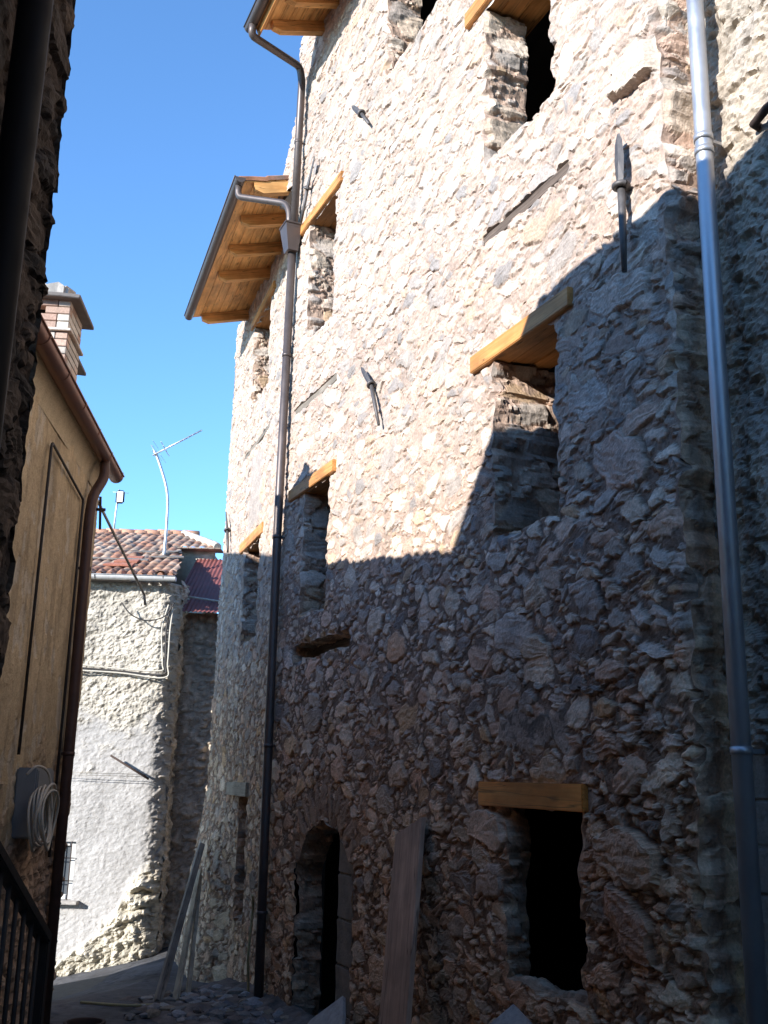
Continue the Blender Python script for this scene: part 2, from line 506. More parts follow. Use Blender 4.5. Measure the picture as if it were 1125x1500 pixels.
def m_wood(name, c0, c1, rough=.6, gs=1.0, dark=.55, knots=True):
    m, nt, b = mat(name)
    a = attr(nt, 'grain').outputs['Vector']
    mp = nt.nodes.new('ShaderNodeMapping'); mp.inputs['Scale'].default_value = (1.2 * gs, 26 * gs, 26 * gs); lk(nt, a, mp.inputs[0])
    n1 = noise(nt, 1.6, 5, mp.outputs[0], .65)
    mp2 = nt.nodes.new('ShaderNodeMapping'); mp2.inputs['Scale'].default_value = (2.2, 9, 9); lk(nt, a, mp2.inputs[0])
    n2 = noise(nt, 1.0, 3, mp2.outputs[0])
    c = ramp(nt, n1, [(.30, c0), (.70, c1)])
    c = mul(nt, c, ramp(nt, n2, [(.30, .70), (.62, 1.08)]))
    if knots:
        v = nt.nodes.new('ShaderNodeTexVoronoi'); mp3 = nt.nodes.new('ShaderNodeMapping')
        mp3.inputs['Scale'].default_value = (2.6, 7, 7); lk(nt, a, mp3.inputs[0]); lk(nt, mp3.outputs[0], v.inputs['Vector'])
        v.inputs['Scale'].default_value = 1.0
        c = mul(nt, c, ramp(nt, v.outputs['Distance'], [(.05, dark), (.16, 1.0)]))
    mp4 = nt.nodes.new('ShaderNodeMapping'); mp4.inputs['Scale'].default_value = (.55, 11, 11); lk(nt, a, mp4.inputs[0])
    n3 = noise(nt, 1.0, 2, mp4.outputs[0])
    c = mul(nt, c, ramp(nt, n3, [(.490, 1.0), (.500, .38), (.510, 1.0)]))        # drying checks along the grain
    n4 = noise(nt, 2.3, 4, a); c = mul(nt, c, ramp(nt, n4, [(.35, .72), (.60, 1.05)]))
    lk(nt, c, b.inputs['Base Color']); b.inputs['Roughness'].default_value = rough
    b.inputs['Specular IOR Level'].default_value = .3
    bump(nt, b, n1, .0015)
    return m
M = {}
M['stone'] = m_tint('rubble_stone')
M['plaster'] = m_tint('rough_plaster', .25, 70, .004)
M['tile'] = m_tint('clay_tile', .3, 40, .002, .85)
M['brick'] = m_tint('brick', .3, 60, .003)
M['asphalt'] = m_tint('asphalt', .4, 120, .006, .85)
M['dark'] = m_plain('dark_interior', (.05, .046, .042), .95, bd=0)  # one near-black base colour for interiors, flues and the foreground body
M['pine'] = m_wood('new_pine', (.50, .20, .05), (.66, .33, .11), .55)
M['soffit'] = m_wood('stained_pine_boards', (.68, .31, .09), (.86, .48, .18), .55)
M['red_pine'] = m_wood('reddish_pine', (.72, .23, .04), (.86, .35, .08), .55)
M['old_wood'] = m_wood('weathered_timber', (.06, .042, .032), (.20, .15, .115), .9, 1.3, .8)
M['grey_wood'] = m_wood('grey_plank', (.17, .145, .115), (.28, .24, .19), .85, .8, .7)
M['plank'] = m_wood('yellowed_plank', (.33, .27, .18), (.46, .39, .28), .8, .8, .7)
M['board'] = m_wood('pinkish_board', (.46, .27, .17), (.58, .37, .25), .85, 1.4, .9, False)
M['brown_metal'] = m_plain('brown_coated_metal', (.115, .094, .086), .45, .5, .2, 6, 0)
M['dark_pipe'] = m_plain('dark_pipe_metal', (.014, .011, .010), .65, 0, .25, 9, 0, spec=.12)
M['zinc'] = m_plain('galvanised_steel', (.50, .51, .53), .46, .75, .12, 7, .0004, 40)
M['white_metal'] = m_plain('pale_gutter', (.62, .62, .60), .5, .1, .2, 8, 0)
M['copper'] = m_plain('oxidised_copper', (.20, .095, .066), .45, .55, .3, 10, 0)
M['brown_pipe'] = m_plain('brown_pipe_metal', (.10, .055, .042), .5, .2, .3, 10, 0)
M['iron'] = m_plain('wrought_iron', (.13, .12, .115), .6, .6, .3, 25, .001, 120)
M['railing'] = m_plain('dark_painted_iron', (.022, .019, .018), .6, 0, .3, 25, .001, 120)
M['rust'] = m_plain('rusty_iron', (.07, .045, .034), .8, .2, .4, 30, .001)
M['alu'] = m_plain('antenna_aluminium', (.55, .55, .55), .45, .7, .15, 10, 0)
M['grey_box'] = m_plain('grey_plastic', (.22, .235, .245), .5, 0, .1, 8, 0)
M['cable'] = m_plain('pale_cable', (.50, .46, .38), .6, 0, .15, 30, 0)
M['hose'] = m_plain('yellow_cable', (.42, .35, .17), .6, 0, .2, 30, 0)
M['blackcable'] = m_plain('black_cable', (.04, .035, .032), .6, 0, .2, 30, 0)
M['slate'] = m_plain('slate_slab', (.17, .15, .135), .75, 0, .3, 10, .003, 40)
M['white_slab'] = m_plain('broken_plaster_slab', (.42, .39, .35), .9, 0, .35, 14, .003, 60)
M['maroon'] = m_plain('painted_sheet', (.25, .085, .075), .6, .1, .35, 5, .001)
M['pot'] = m_plain('dark_clay', (.05, .03, .024), .8, 0, .3, 12, .001)
M['cement'] = m_plain('cement', (.30, .28, .26), .95, 0, .25, 10, .004, 50)
M['jamb_stone'] = m_plain('dressed_stone', (.25, .19, .14), .95, 0, .45, 7, .006, 40)
M['glass'] = m_plain('dull_glass', (.10, .11, .12), .12, 0, .1, 3, 0, spec=.6)
M['white_paint'] = m_plain('white_paint', (.62, .61, .58), .6, 0, .2, 20, 0)

# ------------------------------------------------------------------ ground
def gz(x, y):
    x = np.asarray(x, float); y = np.asarray(y, float)
    return -2.2 - .45 * sstep(10.3, 15.5, y) + .22 * np.minimum(0, x + 3.0) * sstep(9, 14, y) * (x > -9) \
        - 1.32 * sstep(9, 14, y) * (x <= -9) + .16 * np.clip(y - 17.2, 0, 6) * sstep(-3.6, -2.6, x)
def ground():
    mb = MB()
    def sheet(x0, x1, y0, y1, st, cfun, lift):
        na = int((x1 - x0) / st) + 1; nb = int((y1 - y0) / st) + 1
        X, Y = np.meshgrid(np.linspace(x0, x1, na), np.linspace(y0, y1, nb), indexing='ij')
        h, c = cfun(X, Y)
        P = np.stack([X, Y, gz(X, Y) + h + lift], -1)
        mb.add(P.reshape(-1, 3), grid_faces(na, nb), c.reshape(-1, 3), smooth=True)
    def asp(X, Y):
        n = fbm(X / .9, Y / .9, 3, 4); f = fbm(X / .05, Y / .05, 8, 2)
        crack = np.abs(fbm(X / .7, Y / .7, 12, 3)); ck = sstep(.0, .022, crack)
        grit = sstep(.22, .34, fbm(X / .035, Y / .035, 31, 2)) * sstep(-.1, .3, fbm(X / .8, Y / .8, 33, 3))
        f = f + grit * 1.2
        c = (np.array((.10, .098, .10)) * (1 + .7 * n + .45 * f)[..., None]) * (.45 + .55 * ck[..., None])
        return n * .012 + f * .005 - (1 - ck) * .012, c
    sheet(-6.5, 6.5, 7.5, 21, .03, asp, 0)
    o = mb.build('street', M['asphalt']); o['kind'] = 'structure'
    mb = MB()
    def far(X, Y):
        return X * 0 - .03, np.ones(X.shape + (3,)) * np.array((.11, .10, .095))
    sheet(-400, 400, -400, 400, 10, lambda X, Y: (X * 0 - .35 - .6 * ((X < -9) | (X > 8) | (Y < 3) | (Y > 24)), np.ones(X.shape + (3,)) * np.array((.12, .11, .09))), 0)
    o = mb.build('ground', M['asphalt']); o['kind'] = 'structure'
    mb = MB()
    sheet(-6.5, 6.5, -4, 7.52, .06, asp, -.006)
    o = mb.build('courtyard_ground', M['asphalt']); o['kind'] = 'structure'
ground()

# ------------------------------------------------------------------ shared house pieces
SZ_A = [(.12, .17, 1.0, 1.2, 2.2), (.075, .11, 13, 1.2, 2.6), (.045, .075, 75, 1.2, 3.0), (.026, .045, 260, 1.2, 3.2), (.015, .028, 420, 1.0, 2.6)]
def lintel(W, u0, u1, z0, z1, parent, depth=.42, boards=2, m='pine', off=.045, name='lintel', gap=.006):
    """Timber over an opening: boards side by side from the face inwards."""
    mb = MB()
    w = depth / boards
    for k in range(boards):
        h = z1 - z0 - (.012 if k else 0)
        box(mb, W.pt((u0 + u1) / 2, (z0 + z1) / 2 + (.006 if k else 0), off - w * (k + .5)), W.d, -W.n, Z, u1 - u0 - .02 * k, w - gap, h, .006)
    return mb.build(name, M[m], parent)
def roof(W, u0, u1, zw, over, pitch, rafters, parent, gut_u, gut_r=.062, rafter_hw=(.075, .13), depth=3.4, seed=3, fascia=False, tip=.11):
    tp = math.tan(rad(pitch))
    sdir = W.n * math.cos(rad(pitch)) - Z * math.sin(rad(pitch))      # down the slope, outwards
    nrm = W.n * math.sin(rad(pitch)) + Z * math.cos(rad(pitch))
    top = W.pt(0, zw, 0)
    # tiled covering
    mb = MB()
    L = (over + .02 + depth) / math.cos(rad(pitch))
    O = W.pt(u0, zw, 0) + sdir * ((over + .03) / math.cos(rad(pitch))) + nrm * .055
    tiles(mb, O, W.d, -sdir, nrm, u1 - u0, min(L, 3.0), seed=seed)
    r = mb.build('roof', M['tile'], parent)
    # slab under the tiles
    mb = MB()
    box(mb, W.pt((u0 + u1) / 2, zw, 0) + sdir * ((over - depth) / 2 / math.cos(rad(pitch))) + nrm * .036, W.d, sdir, nrm, u1 - u0 - .01, (over + depth) / math.cos(rad(pitch)), .024, 0)
    setpar(mb.build('roof_deck', M['slate']), r) if False else mb.build('roof_deck', M['slate'], r)
    # soffit boards, parallel to the eave
    nb = 7; bw = (over + .05) / nb / math.cos(rad(pitch))
    for k in range(nb):
        mb = MB()
        box(mb, W.pt((u0 + u1) / 2, zw, 0) + sdir * (bw * (k + .5) - .05) + nrm * .011, W.d, sdir, nrm, u1 - u0 - .03, bw - .004, .02, .003)
        mb.build('soffit_board', M['soffit'], r)
    w, h = rafter_hw
    for u in rafters:
        mb = MB()
        Lr = (over - tip + .35)
        c = W.pt(u, zw, 0) + sdir * ((over - tip - .35) / 2) - nrm * (h / 2 + .001)
        bm_n = -nrm
        # rafter with its lower tip corner cut back
        a = c - sdir * Lr / 2; b_ = c + sdir * Lr / 2
        sec = [a + nrm * h / 2, b_ + nrm * h / 2, b_ - nrm * h * .12, b_ - nrm * h / 2 - sdir * .09, a - nrm * h / 2]
        P = np.array([q - W.d * w / 2 for q in sec])
        n0 = mb.n
        prism(mb, P, W.d * w)
        off = np.array([RB.uniform(0, 40), RB.uniform(0, 40), 0])
        V = mb.v[-1]; mb.g[-1] = np.stack([(V - a) @ sdir, (V - a) @ W.d, (V - a) @ nrm], -1) + off
        mb.build('rafter', M['soffit'], r)
    if fascia:
        mb = MB()
        box(mb, W.pt((u0 + u1) / 2, zw, 0) + sdir * ((over - .025) / math.cos(rad(pitch))) + nrm * -.035, W.d, sdir, nrm, u1 - u0 - .04, .022, .11, .003)
        mb.build('fascia_board', M['pine'], r)
    ge = W.pt(0, zw - over * tp + .035, over + .05)
    g0, g1 = gut_u
    mb = MB()
    half_gutter(mb, ge + W.d * g0, ge + W.d * g1, W.n, gut_r)
    g = mb.build('gutter', M['brown_metal'], parent)
    return r, g, ge
def tiles(mb, O, ea, eb, n, La, Lb, pitch_a=.20, row=.34, seed=1, mask=None, pal=None, st=(.018, .03), broken=.0, thick=.05):
    """Clay tiles: ridged columns, stepped courses, each tile its own shade and slight slip."""
    R = np.random.RandomState(seed)
    pal = np.array([(.42, .17, .09), (.47, .22, .12), (.36, .15, .085), (.45, .27, .17), (.30, .15, .10), (.40, .21, .14)]) if pal is None else pal
    na = int(La / st[0]) + 1; nb = int(Lb / st[1]) + 1
    a = np.linspace(0, La, na); b = np.linspace(0, Lb, nb)
    A, B = np.meshgrid(a, b, indexing='ij')
    rowi = np.floor(B / row).astype(int); fb = B / row - rowi
    ci = np.floor(A / pitch_a + 0 * rowi).astype(int); fa = A / pitch_a - ci
    nr = rowi.max() + 2; nc = ci.max() + 2
    slip = R.normal(0, .012, (nc, nr)); lift = R.normal(0, .006, (nc, nr)) + (R.rand(nc, nr) < broken) * R.uniform(.01, .05, (nc, nr))
    pick = pal[R.randint(0, len(pal), (nc, nr))] * R.uniform(.75, 1.2, (nc, nr))[..., None]
    prof = np.abs(np.sin(math.pi * fa)) ** .8 * .045
    h = prof + (1 - fb) * .022 + lift[ci, rowi] + fbm(A / .5, B / .5, seed, 3) * .03
    c = pick[ci, rowi] * (1 + .5 * fbm(A / .12, B / .12, seed + 4, 3))[..., None]
    lich = sstep(.12, .35, fbm(A / .3, B / .25, seed + 8, 3)); c = c * (1 - .5 * lich[..., None]) + .5 * lich[..., None] * np.array((.30, .27, .22))
    c = c * (.6 + .4 * sstep(0, .18, np.minimum(fa, 1 - fa)))[..., None]
    P = np.asarray(O, float) + A[..., None] * ea + B[..., None] * eb + h[..., None] * n
    keep = None
    if mask is not None: keep = mask((A[:-1, :-1] + A[1:, 1:]) / 2, (B[:-1, :-1] + B[1:, 1:]) / 2)
    flip = np.dot(np.cross(ea, eb), n) < 0
    mb.add(P.reshape(-1, 3), grid_faces(na, nb, flip, keep), c.reshape(-1, 3), smooth=True)
    # eave edge: the open front of the first course
    m = 0 if mask is None else None
    if mask is None:
        e0 = P[:, 0]; e1 = e0 - np.asarray(n) * (thick)
        V = np.vstack([e0, e1 + np.asarray(n) * 0]); k = len(e0)
        mb.add(V, [[i, i + 1, k + i + 1, k + i] for i in range(k - 1)], np.vstack([c[:, 0], c[:, 0]]))
        for col_ in (0, -1):
            e0 = P[col_]; e1 = e0 - np.asarray(n) * thick; k = len(e0)
            mb.add(np.vstack([e0, e1]), [[i, i + 1, k + i + 1, k + i] for i in range(k - 1)], np.vstack([c[col_], c[col_]]))
def anchor(W, u, z, zt, zb, parent, du=0.0, r=.018, off=.075, m='iron', blade=.032):
    """Tie-rod anchor: tapering blade, ring and round stem, as one forged bar."""
    mb = MB()
    mid = W.pt(u, z, off)
    t = W.pt(u - du, zt, off + .005); b_ = W.pt(u + du * .8, zb, off)
    ax = (t - mid); L = np.linalg.norm(ax); ax /= L
    wv = np.cross(ax, W.n); wv /= np.linalg.norm(wv)
    rows = [(0.0, r * 1.0, r), (.12, blade * .75, r * .9), (.5, blade, r * .6), (.85, blade * .75, r * .45), (1.0, blade * .28, r * .35)]
    V = []
    for (s_, w, th) in rows:
        c = mid + ax * L * s_
        V += [c + wv * w + W.n * th * .3, c + W.n * th, c - wv * w + W.n * th * .3, c - W.n * th]
    F = [[i * 4 + q, i * 4 + (q + 1) % 4, (i + 1) * 4 + (q + 1) % 4, (i + 1) * 4 + q] for i in range(len(rows) - 1) for q in range(4)]
    F += [[16, 17, 18, 19], [3, 2, 1, 0]]
    mb.add(V, F)
    tube(mb, [mid + ax * .01, mid * .5 + b_ * .5, b_], r, 10, rs=[r * 1.05, r, r * .7])
    o = mb.build('wall_anchor', M[m], parent)
    mb = MB()
    K = 14; pts = [mid + (wv * math.cos(a) + W.n * math.sin(a)) * r * 1.75 for a in np.linspace(0, 2 * math.pi, K)]
    tube(mb, pts, r * .8, 8, cap=False)
    tube(mb, [mid, W.pt(u, z, -.05)], r * .8, 8)
    mb.build('anchor_eye', M[m], o)
    return o
def pipe(W, pts, r, parent, m, collars=(), name='downpipe', cname='pipe_collar', bend=.07):
    mb = MB()
    tube(mb, rounded(pts, bend), r, 16)
    o = mb.build(name, M[m], parent)
    for (p, d) in collars:
        mb = MB()
        p = np.array(p, float)
        tube(mb, [p - Z * .018, p + Z * .018], r * 1.13, 16)
        if d is not None:
            box(mb, p + np.array(d) * r * 1.9, np.array(d), np.cross(Z, d), Z, r * 2.2, .014, .022, .002)
        mb.build(cname, M[m], o)
    return o
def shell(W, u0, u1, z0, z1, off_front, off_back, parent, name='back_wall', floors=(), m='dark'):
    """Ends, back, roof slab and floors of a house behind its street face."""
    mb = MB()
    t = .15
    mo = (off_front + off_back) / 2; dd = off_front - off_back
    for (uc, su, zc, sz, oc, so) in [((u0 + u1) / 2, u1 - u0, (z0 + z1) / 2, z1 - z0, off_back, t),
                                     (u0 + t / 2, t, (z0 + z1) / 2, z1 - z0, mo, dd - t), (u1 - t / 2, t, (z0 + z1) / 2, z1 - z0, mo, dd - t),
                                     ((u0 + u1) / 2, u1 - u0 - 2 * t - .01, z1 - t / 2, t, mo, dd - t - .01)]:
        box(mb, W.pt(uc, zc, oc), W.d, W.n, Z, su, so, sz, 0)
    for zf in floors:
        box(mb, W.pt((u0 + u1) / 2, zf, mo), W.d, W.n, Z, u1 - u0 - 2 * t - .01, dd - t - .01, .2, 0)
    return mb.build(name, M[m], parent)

# ------------------------------------------------------------------ the tall stone house (right)
WA = Wallf((3.75, 0), 23.7)
AEND = 12.25
A = thing('stone_house', 'tall rubble stone house with pine lintels and iron wall anchors under a timber eave', 'house', WA.pt(9, -2.2))
OP = [  # u0,u1,z0,z1
    (6.52, 7.33, -1.14, -.15), (6.68, 7.45, 1.58, 2.86), (6.66, 7.56, 4.50, 5.88), (10.76, 11.55, 4.62, 6.04),
    (10.68, 11.38, 1.58, 2.85), (8.35, 9.50, 6.58, 7.75)]
ARCH = (9.78, 11.18, -2.3, -.94)          # springing at z -.98
def arch_in(u, z, j, g=0):
    u0, u1, z0, z1 = ARCH; uc = (u0 + u1) / 2; ra = (u1 - u0) / 2
    return ((u > u0 - g) & (u < u1 + g) & (z < z1)) | (((u - uc) / (ra + g)) ** 2 + ((z - z1) / (.56 + g)) ** 2 < 1)
BH = (10.03, 11.52, 1.115, 1.285)
LIN = [(6.45, 7.62, -.155, -.005), (6.47, 7.74, 2.87, 3.0), (6.5, 7.84, 5.89, 6.03), (10.56, 11.84, 6.05, 6.17), (10.5, 11.82, 2.86, 2.985), (8.2, 9.65, 7.76, 7.9)]
def a_hole(u, z, j):
    m = np.zeros(u.shape, bool)
    for (u0, u1, z0, z1) in OP + [BH]:
        m |= (u > u0) & (u < u1) & (z > z0) & (z < z1)
    m |= arch_in(u, z, j, -.006)
    end = np.where((z > 7.0) & (z < 8.0), AEND + (8.0 - z) * .75, AEND)
    m |= (u > end)
    return m
def a_shape(A_, B_, h, c):
    # slots where old boards are bedded
    for (u0, u1, zc, hw) in ((6.45, 7.62, 3.865, .045), (10.57, 11.84, 3.875, .045)):
        k = sstep(0, .02, np.minimum(np.minimum(A_ - u0, u1 - A_), hw - np.abs(B_ - zc)))
        h = h * (1 - k) - .05 * k
    # the big quoins at the near corner stand further out low down
    k = sstep(7.0, 6.1, A_) * sstep(1.2, -.2, B_)
    h = h * (1 + .45 * k)
    k2 = sstep(6.7, 6.0, A_) * sstep(4.4, 3.4, B_) * .30 + .12 * sstep(1.6, .2, B_)
    h = h * (1 + k2)
    # the broad face is not a perfect plane
    h = h + fbm(A_ / 1.6, B_ / 1.4, 77, 2) * .025
    h = edged(A_, B_, h, OP + [BH, (ARCH[0] + .04, ARCH[1] - .04, ARCH[2], ARCH[3] + .4)], (U0,))
    for (u0, u1, z0, z1) in LIN:                                           # bedded round the lintels
        k = sstep(0, .03, np.minimum(np.minimum(A_ - u0, u1 - A_), np.minimum(B_ - z0, z1 - B_)) + .025)
        h = h * (1 - k) + k * np.minimum(h, .0)
    # shallow quarry-dark stain on the masonry; shaded lower zone painted warmer against blue skylight
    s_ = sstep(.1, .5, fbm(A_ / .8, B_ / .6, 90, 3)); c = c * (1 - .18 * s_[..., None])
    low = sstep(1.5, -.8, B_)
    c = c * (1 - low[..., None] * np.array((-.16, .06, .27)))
    lm = sstep(2.4, 1.2, B_)[..., None]                                     # shaded lower zone: mortar painted darker, stones paler
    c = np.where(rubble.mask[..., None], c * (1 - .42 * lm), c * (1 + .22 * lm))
    # upper wall blended towards one paler tone
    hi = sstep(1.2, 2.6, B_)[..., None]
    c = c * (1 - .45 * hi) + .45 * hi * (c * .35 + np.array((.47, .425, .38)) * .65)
    return h, c
def poly(c, r, asp, th, h, colr=None, k=6, seed=0):
    R = np.random.RandomState(seed + 100)
    an = (np.arange(k) + R.uniform(-.25, .25, k)) * 2 * math.pi / k
    N = []; s_ = []
    for q in an:
        lx, ly = math.cos(q) / asp ** .5, math.sin(q) * asp ** .5; L = math.hypot(lx, ly); lx /= L; ly /= L
        s_.append(math.hypot(r * asp ** .5 * lx, r / asp ** .5 * ly) * R.uniform(.9, 1.05))
        N.append((lx * math.cos(th) - ly * math.sin(th), lx * math.sin(th) + ly * math.cos(th)))
    return (c, th, asp, N, s_, r, h, colr)
U0, ZB = 5.55, -2.4
fix = []
for k in range(13):                                                         # stones on edge over the arch
    a = rad(18 + k * 12); uc = (ARCH[0] + ARCH[1]) / 2
    fix.append(poly((uc - U0 + math.cos(a) * .72, ARCH[3] - ZB + math.sin(a) * .74), .10, 3.4, a + rad(RB.uniform(-5, 5)), .5 + RB.uniform(-.2, .2), (.28, .24, .21), 5, k))
fix.append(poly((5.70 - U0, 4.08 - ZB), .20, 2.2, rad(6), 2.6, (.48, .43, .36), 7, 43))       # ledge stone by the pipe
fix.append(poly((7.55 - U0, -.28 - ZB), .17, 2.4, 0, 1.0, (.50, .45, .41), 5, 41))
fix.append(poly((7.5 - U0, -.62 - ZB), .13, 1.8, 0, .9, (.34, .33, .33), 5, 42))
fix.append(poly((6.12 - U0, -.36 - ZB), .22, 2.0, rad(2), 1.2, (.40, .35, .31), 6, 43))
fix.append(poly((6.1 - U0, -.70 - ZB), .17, 1.3, rad(20), 1.1, (.37, .29, .26), 6, 44))
fix.append(poly((6.05 - U0, 1.75 - ZB), .20, 1.6, rad(25), 1.0, (.50, .42, .37), 6, 45))
fix.append(poly((6.35 - U0, 2.2 - ZB), .15, 1.7, rad(15), .8, (.50, .49, .47), 6, 46))
fix.append(poly((6.0 - U0, 2.75 - ZB), .18, 2.6, rad(8), 1.0, (.50, .47, .43), 6, 47))
fix.append(poly((7.2 - U0, .9 - ZB), .17, 1.4, rad(10), .9, (.44, .41, .38), 6, 48))
fix.append(poly((6.95 - U0, 1.15 - ZB), .12, 1.2, rad(-20), .8, (.53, .46, .38), 6, 49))
fix.append(poly((9.0 - U0, 1.0 - ZB), .13, 1.5, 0, .8, (.50, .36, .26), 6, 50))
mb = MB()
WMAX = 9.0
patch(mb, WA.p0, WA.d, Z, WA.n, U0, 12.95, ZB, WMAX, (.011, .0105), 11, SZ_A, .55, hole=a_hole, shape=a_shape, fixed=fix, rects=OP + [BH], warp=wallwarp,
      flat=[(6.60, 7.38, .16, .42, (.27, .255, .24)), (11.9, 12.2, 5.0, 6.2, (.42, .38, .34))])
# near end of the wall, stepping back to the plastered house
end_face(mb, WA, U0, ZB, WMAX, .40, 19, -1, (.012, .012), .6)
for k, (u0, u1, z0, z1) in enumerate(OP):
    reveal(mb, WA, [(u0, z1), (u0, z0), (u1, z0), (u1, z1)], (.15, .55, .36, .42, .45, .36)[k], 30 + 7 * k, .75)
u0, u1, z0, z1 = ARCH; uc = (u0 + u1) / 2; ra = (u1 - u0) / 2
apath = [(u0, z0), (u1, z0), (u1, z1)] + [(uc + ra * math.cos(t), z1 + .56 * math.sin(t)) for t in np.linspace(0, math.pi, 9)[1:]] + [(u0, z0)]
reveal(mb, WA, apath, .26, 90, 1.0, st=(.02, .02))
reveal(mb, WA, rect_path(*BH), .22, 130, .5)
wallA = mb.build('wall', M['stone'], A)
mb = MB(); box(mb, WA.pt(10.78, 1.20, -.24), WA.d, WA.n, Z, 1.5, .08, .2, .01, jit=.02, seg=8)
mb.build('old_timber', M['old_wood'], A)
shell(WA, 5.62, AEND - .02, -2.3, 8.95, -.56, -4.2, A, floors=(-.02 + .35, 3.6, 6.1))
mb = MB(); prism(mb, [WA.pt(AEND - .02, 7.0, -.03), WA.pt(12.93, 7.0, -.03), WA.pt(12.93, 7.1, -.03), WA.pt(AEND - .02, 7.95, -.03)], -WA.n * .4)
mb.build('gable_stub', M['cement'], A)
mb = MB()                                                                  # stone frame inside the arch
for k in range(5):
    box(mb, WA.pt(10.02, -2.05 + .36 * k, -.13), Z, WA.d, WA.n, .353, .46, .16, .012, jit=.012, seg=3)
mb.build('door_jamb', M['jamb_stone'], A)
lintel(WA, 6.45, 7.62, -.155, -.005, A, .46, 2, 'red_pine')
lintel(WA, 6.47, 7.74, 2.87, 3.00, A, .50, 3)
lintel(WA, 6.50, 7.84, 5.89, 6.03, A, .52, 3)
lintel(WA, 10.56, 11.84, 6.05, 6.17, A, .5, 2)
lintel(WA, 10.50, 11.82, 2.86, 2.985, A, .5, 2)
lintel(WA, 8.2, 9.65, 7.76, 7.9, A, .5, 2)
for (u0, u1, zc) in ((6.46, 7.61, 3.865), (10.58, 11.83, 3.875)):
    mb = MB(); box(mb, WA.pt((u0 + u1) / 2, zc, -.035), WA.d, WA.n, Z, u1 - u0, .07, .085, .006, jit=.012, seg=10)
    mb.build('old_timber', M['old_wood'] if u0 < 7 else M['grey_wood'], A)
mb = MB(); box(mb, WA.pt(8.42, 7.05, -.2), Z, WA.d, WA.n, 1.3, .06, .08, .004); mb.build('window_post', M['rust'], A)
anchor(WA, 5.85, 3.34, 3.68, 2.80, A, 0, .022, .08, 'iron', .045)
anchor(WA, 9.54, 3.41, 3.66, 2.97, A, -.24, .018, .06)
anchor(WA, 9.98, 6.47, 6.72, 6.22, A, -.26, .018, .06)
anchor(WA, 11.55, 6.50, 6.78, 6.15, A, .22, .02, .07)
rA, gA, geA = roof(WA, 4.0, 11.62, 8.66, .78, 18, [11.45, 10.95, 10.45, 9.95, 9.45, 8.95], A, (4.0, 11.66), .065, (.09, .14), seed=5, fascia=True)
o_end = geA + WA.d * 11.52
lp = [o_end - Z * .05, o_end - Z * .17 + WA.d * .03, WA.pt(11.86, 8.30, .13), WA.pt(11.88, 8.12, .09), WA.pt(11.92, 6.15, .09)]
pA = pipe(WA, lp, .045, A, 'brown_metal', [(WA.pt(11.9, 7.3, .09), -WA.n)])
mb = MB()                                                                  # rainwater hopper: a tapering box with a rim
tp_, bt_ = (.115, .10), (.075, .06)
c0 = WA.pt(11.92, 6.17, .12); c1 = WA.pt(11.92, 5.86, .11)
V = [c0 + WA.d * sx * tp_[0] + WA.n * sy * tp_[1] for sx, sy in ((-1, -1), (1, -1), (1, 1), (-1, 1))] + \
    [c1 + WA.d * sx * bt_[0] + WA.n * sy * bt_[1] for sx, sy in ((-1, -1), (1, -1), (1, 1), (-1, 1))]
mb.add(V, [[0, 1, 2, 3], [7, 6, 5, 4]] + [[i, i + 4, (i + 1) % 4 + 4, (i + 1) % 4] for i in range(4)])
box(mb, c0 + Z * .012, WA.d, WA.n, Z, .25, .22, .024, .004)
mb.build('rainwater_hopper', M['brown_metal'], pA)
pipe(WA, [WA.pt(11.94, 5.9, .09), WA.pt(11.98, 2.6, .09), WA.pt(11.92, -.42, .09), WA.pt(11.86, -2.12, .09)], .047, A, 'brown_metal',
     [(WA.pt(11.955, 4.6, .09), -WA.n), (WA.pt(11.98, 2.5, .09), -WA.n), (WA.pt(11.93, .3, .09), -WA.n), (WA.pt(11.89, -1.3, .09), -WA.n)])

# ------------------------------------------------------------------ the lower stone house beyond it
WB = Wallf((-1.369, 12.756), 18.5)
B = thing('stone_house', 'lower rubble stone house beyond the long downpipe with its own rafters and red tile edge', 'house', WB.pt(1.2, -2.6))
OB = [(1.00, 2.12, 5.36, 6.66), (.84, 1.86, 1.75, 3.10), (.80, 1.32, -1.75, -.26)]
BU0, BU1 = -1.3, 3.72
def b_hole(u, z, j):
    m = np.zeros(u.shape, bool)
    for (u0, u1, z0, z1) in OB:
        m |= (u > u0) & (u < u1) & (z > z0) & (z < z1)
    return m | (u > BU1 + .12 * np.clip(3.5 - z, 0, 1.2))
def b_shape(A_, B_, h, c):
    k = sstep(0, .02, np.minimum(np.minimum(A_ - .64, 2.44 - A_), .04 - np.abs(B_ - 4.63)))
    h = h * (1 - k) - .05 * k
    h = edged(A_, B_, h + fbm(A_ / 1.5, B_ / 1.3, 55, 2) * .03, OB)
    h = h + .31 * np.clip((-.2 - B_) / 2.3, 0, 1.1) * sstep(1.4, 2.3, A_)
    low = sstep(2.2, .2, B_)[..., None]  # shaded lower zone painted warmer, with darker mortar and paler stones
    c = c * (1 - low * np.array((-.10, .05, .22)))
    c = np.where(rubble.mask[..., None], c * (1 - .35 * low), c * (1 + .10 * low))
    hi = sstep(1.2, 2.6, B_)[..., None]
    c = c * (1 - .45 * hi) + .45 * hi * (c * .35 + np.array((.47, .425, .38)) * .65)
    return h, c
mb = MB()
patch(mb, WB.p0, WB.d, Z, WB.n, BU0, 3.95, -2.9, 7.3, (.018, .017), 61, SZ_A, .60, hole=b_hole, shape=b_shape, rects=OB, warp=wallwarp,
      flat=[(1.0, 1.75, 3.35, 4.45, (.30, .285, .27))])  # grey patch paints a dark shadow strip onto the wall
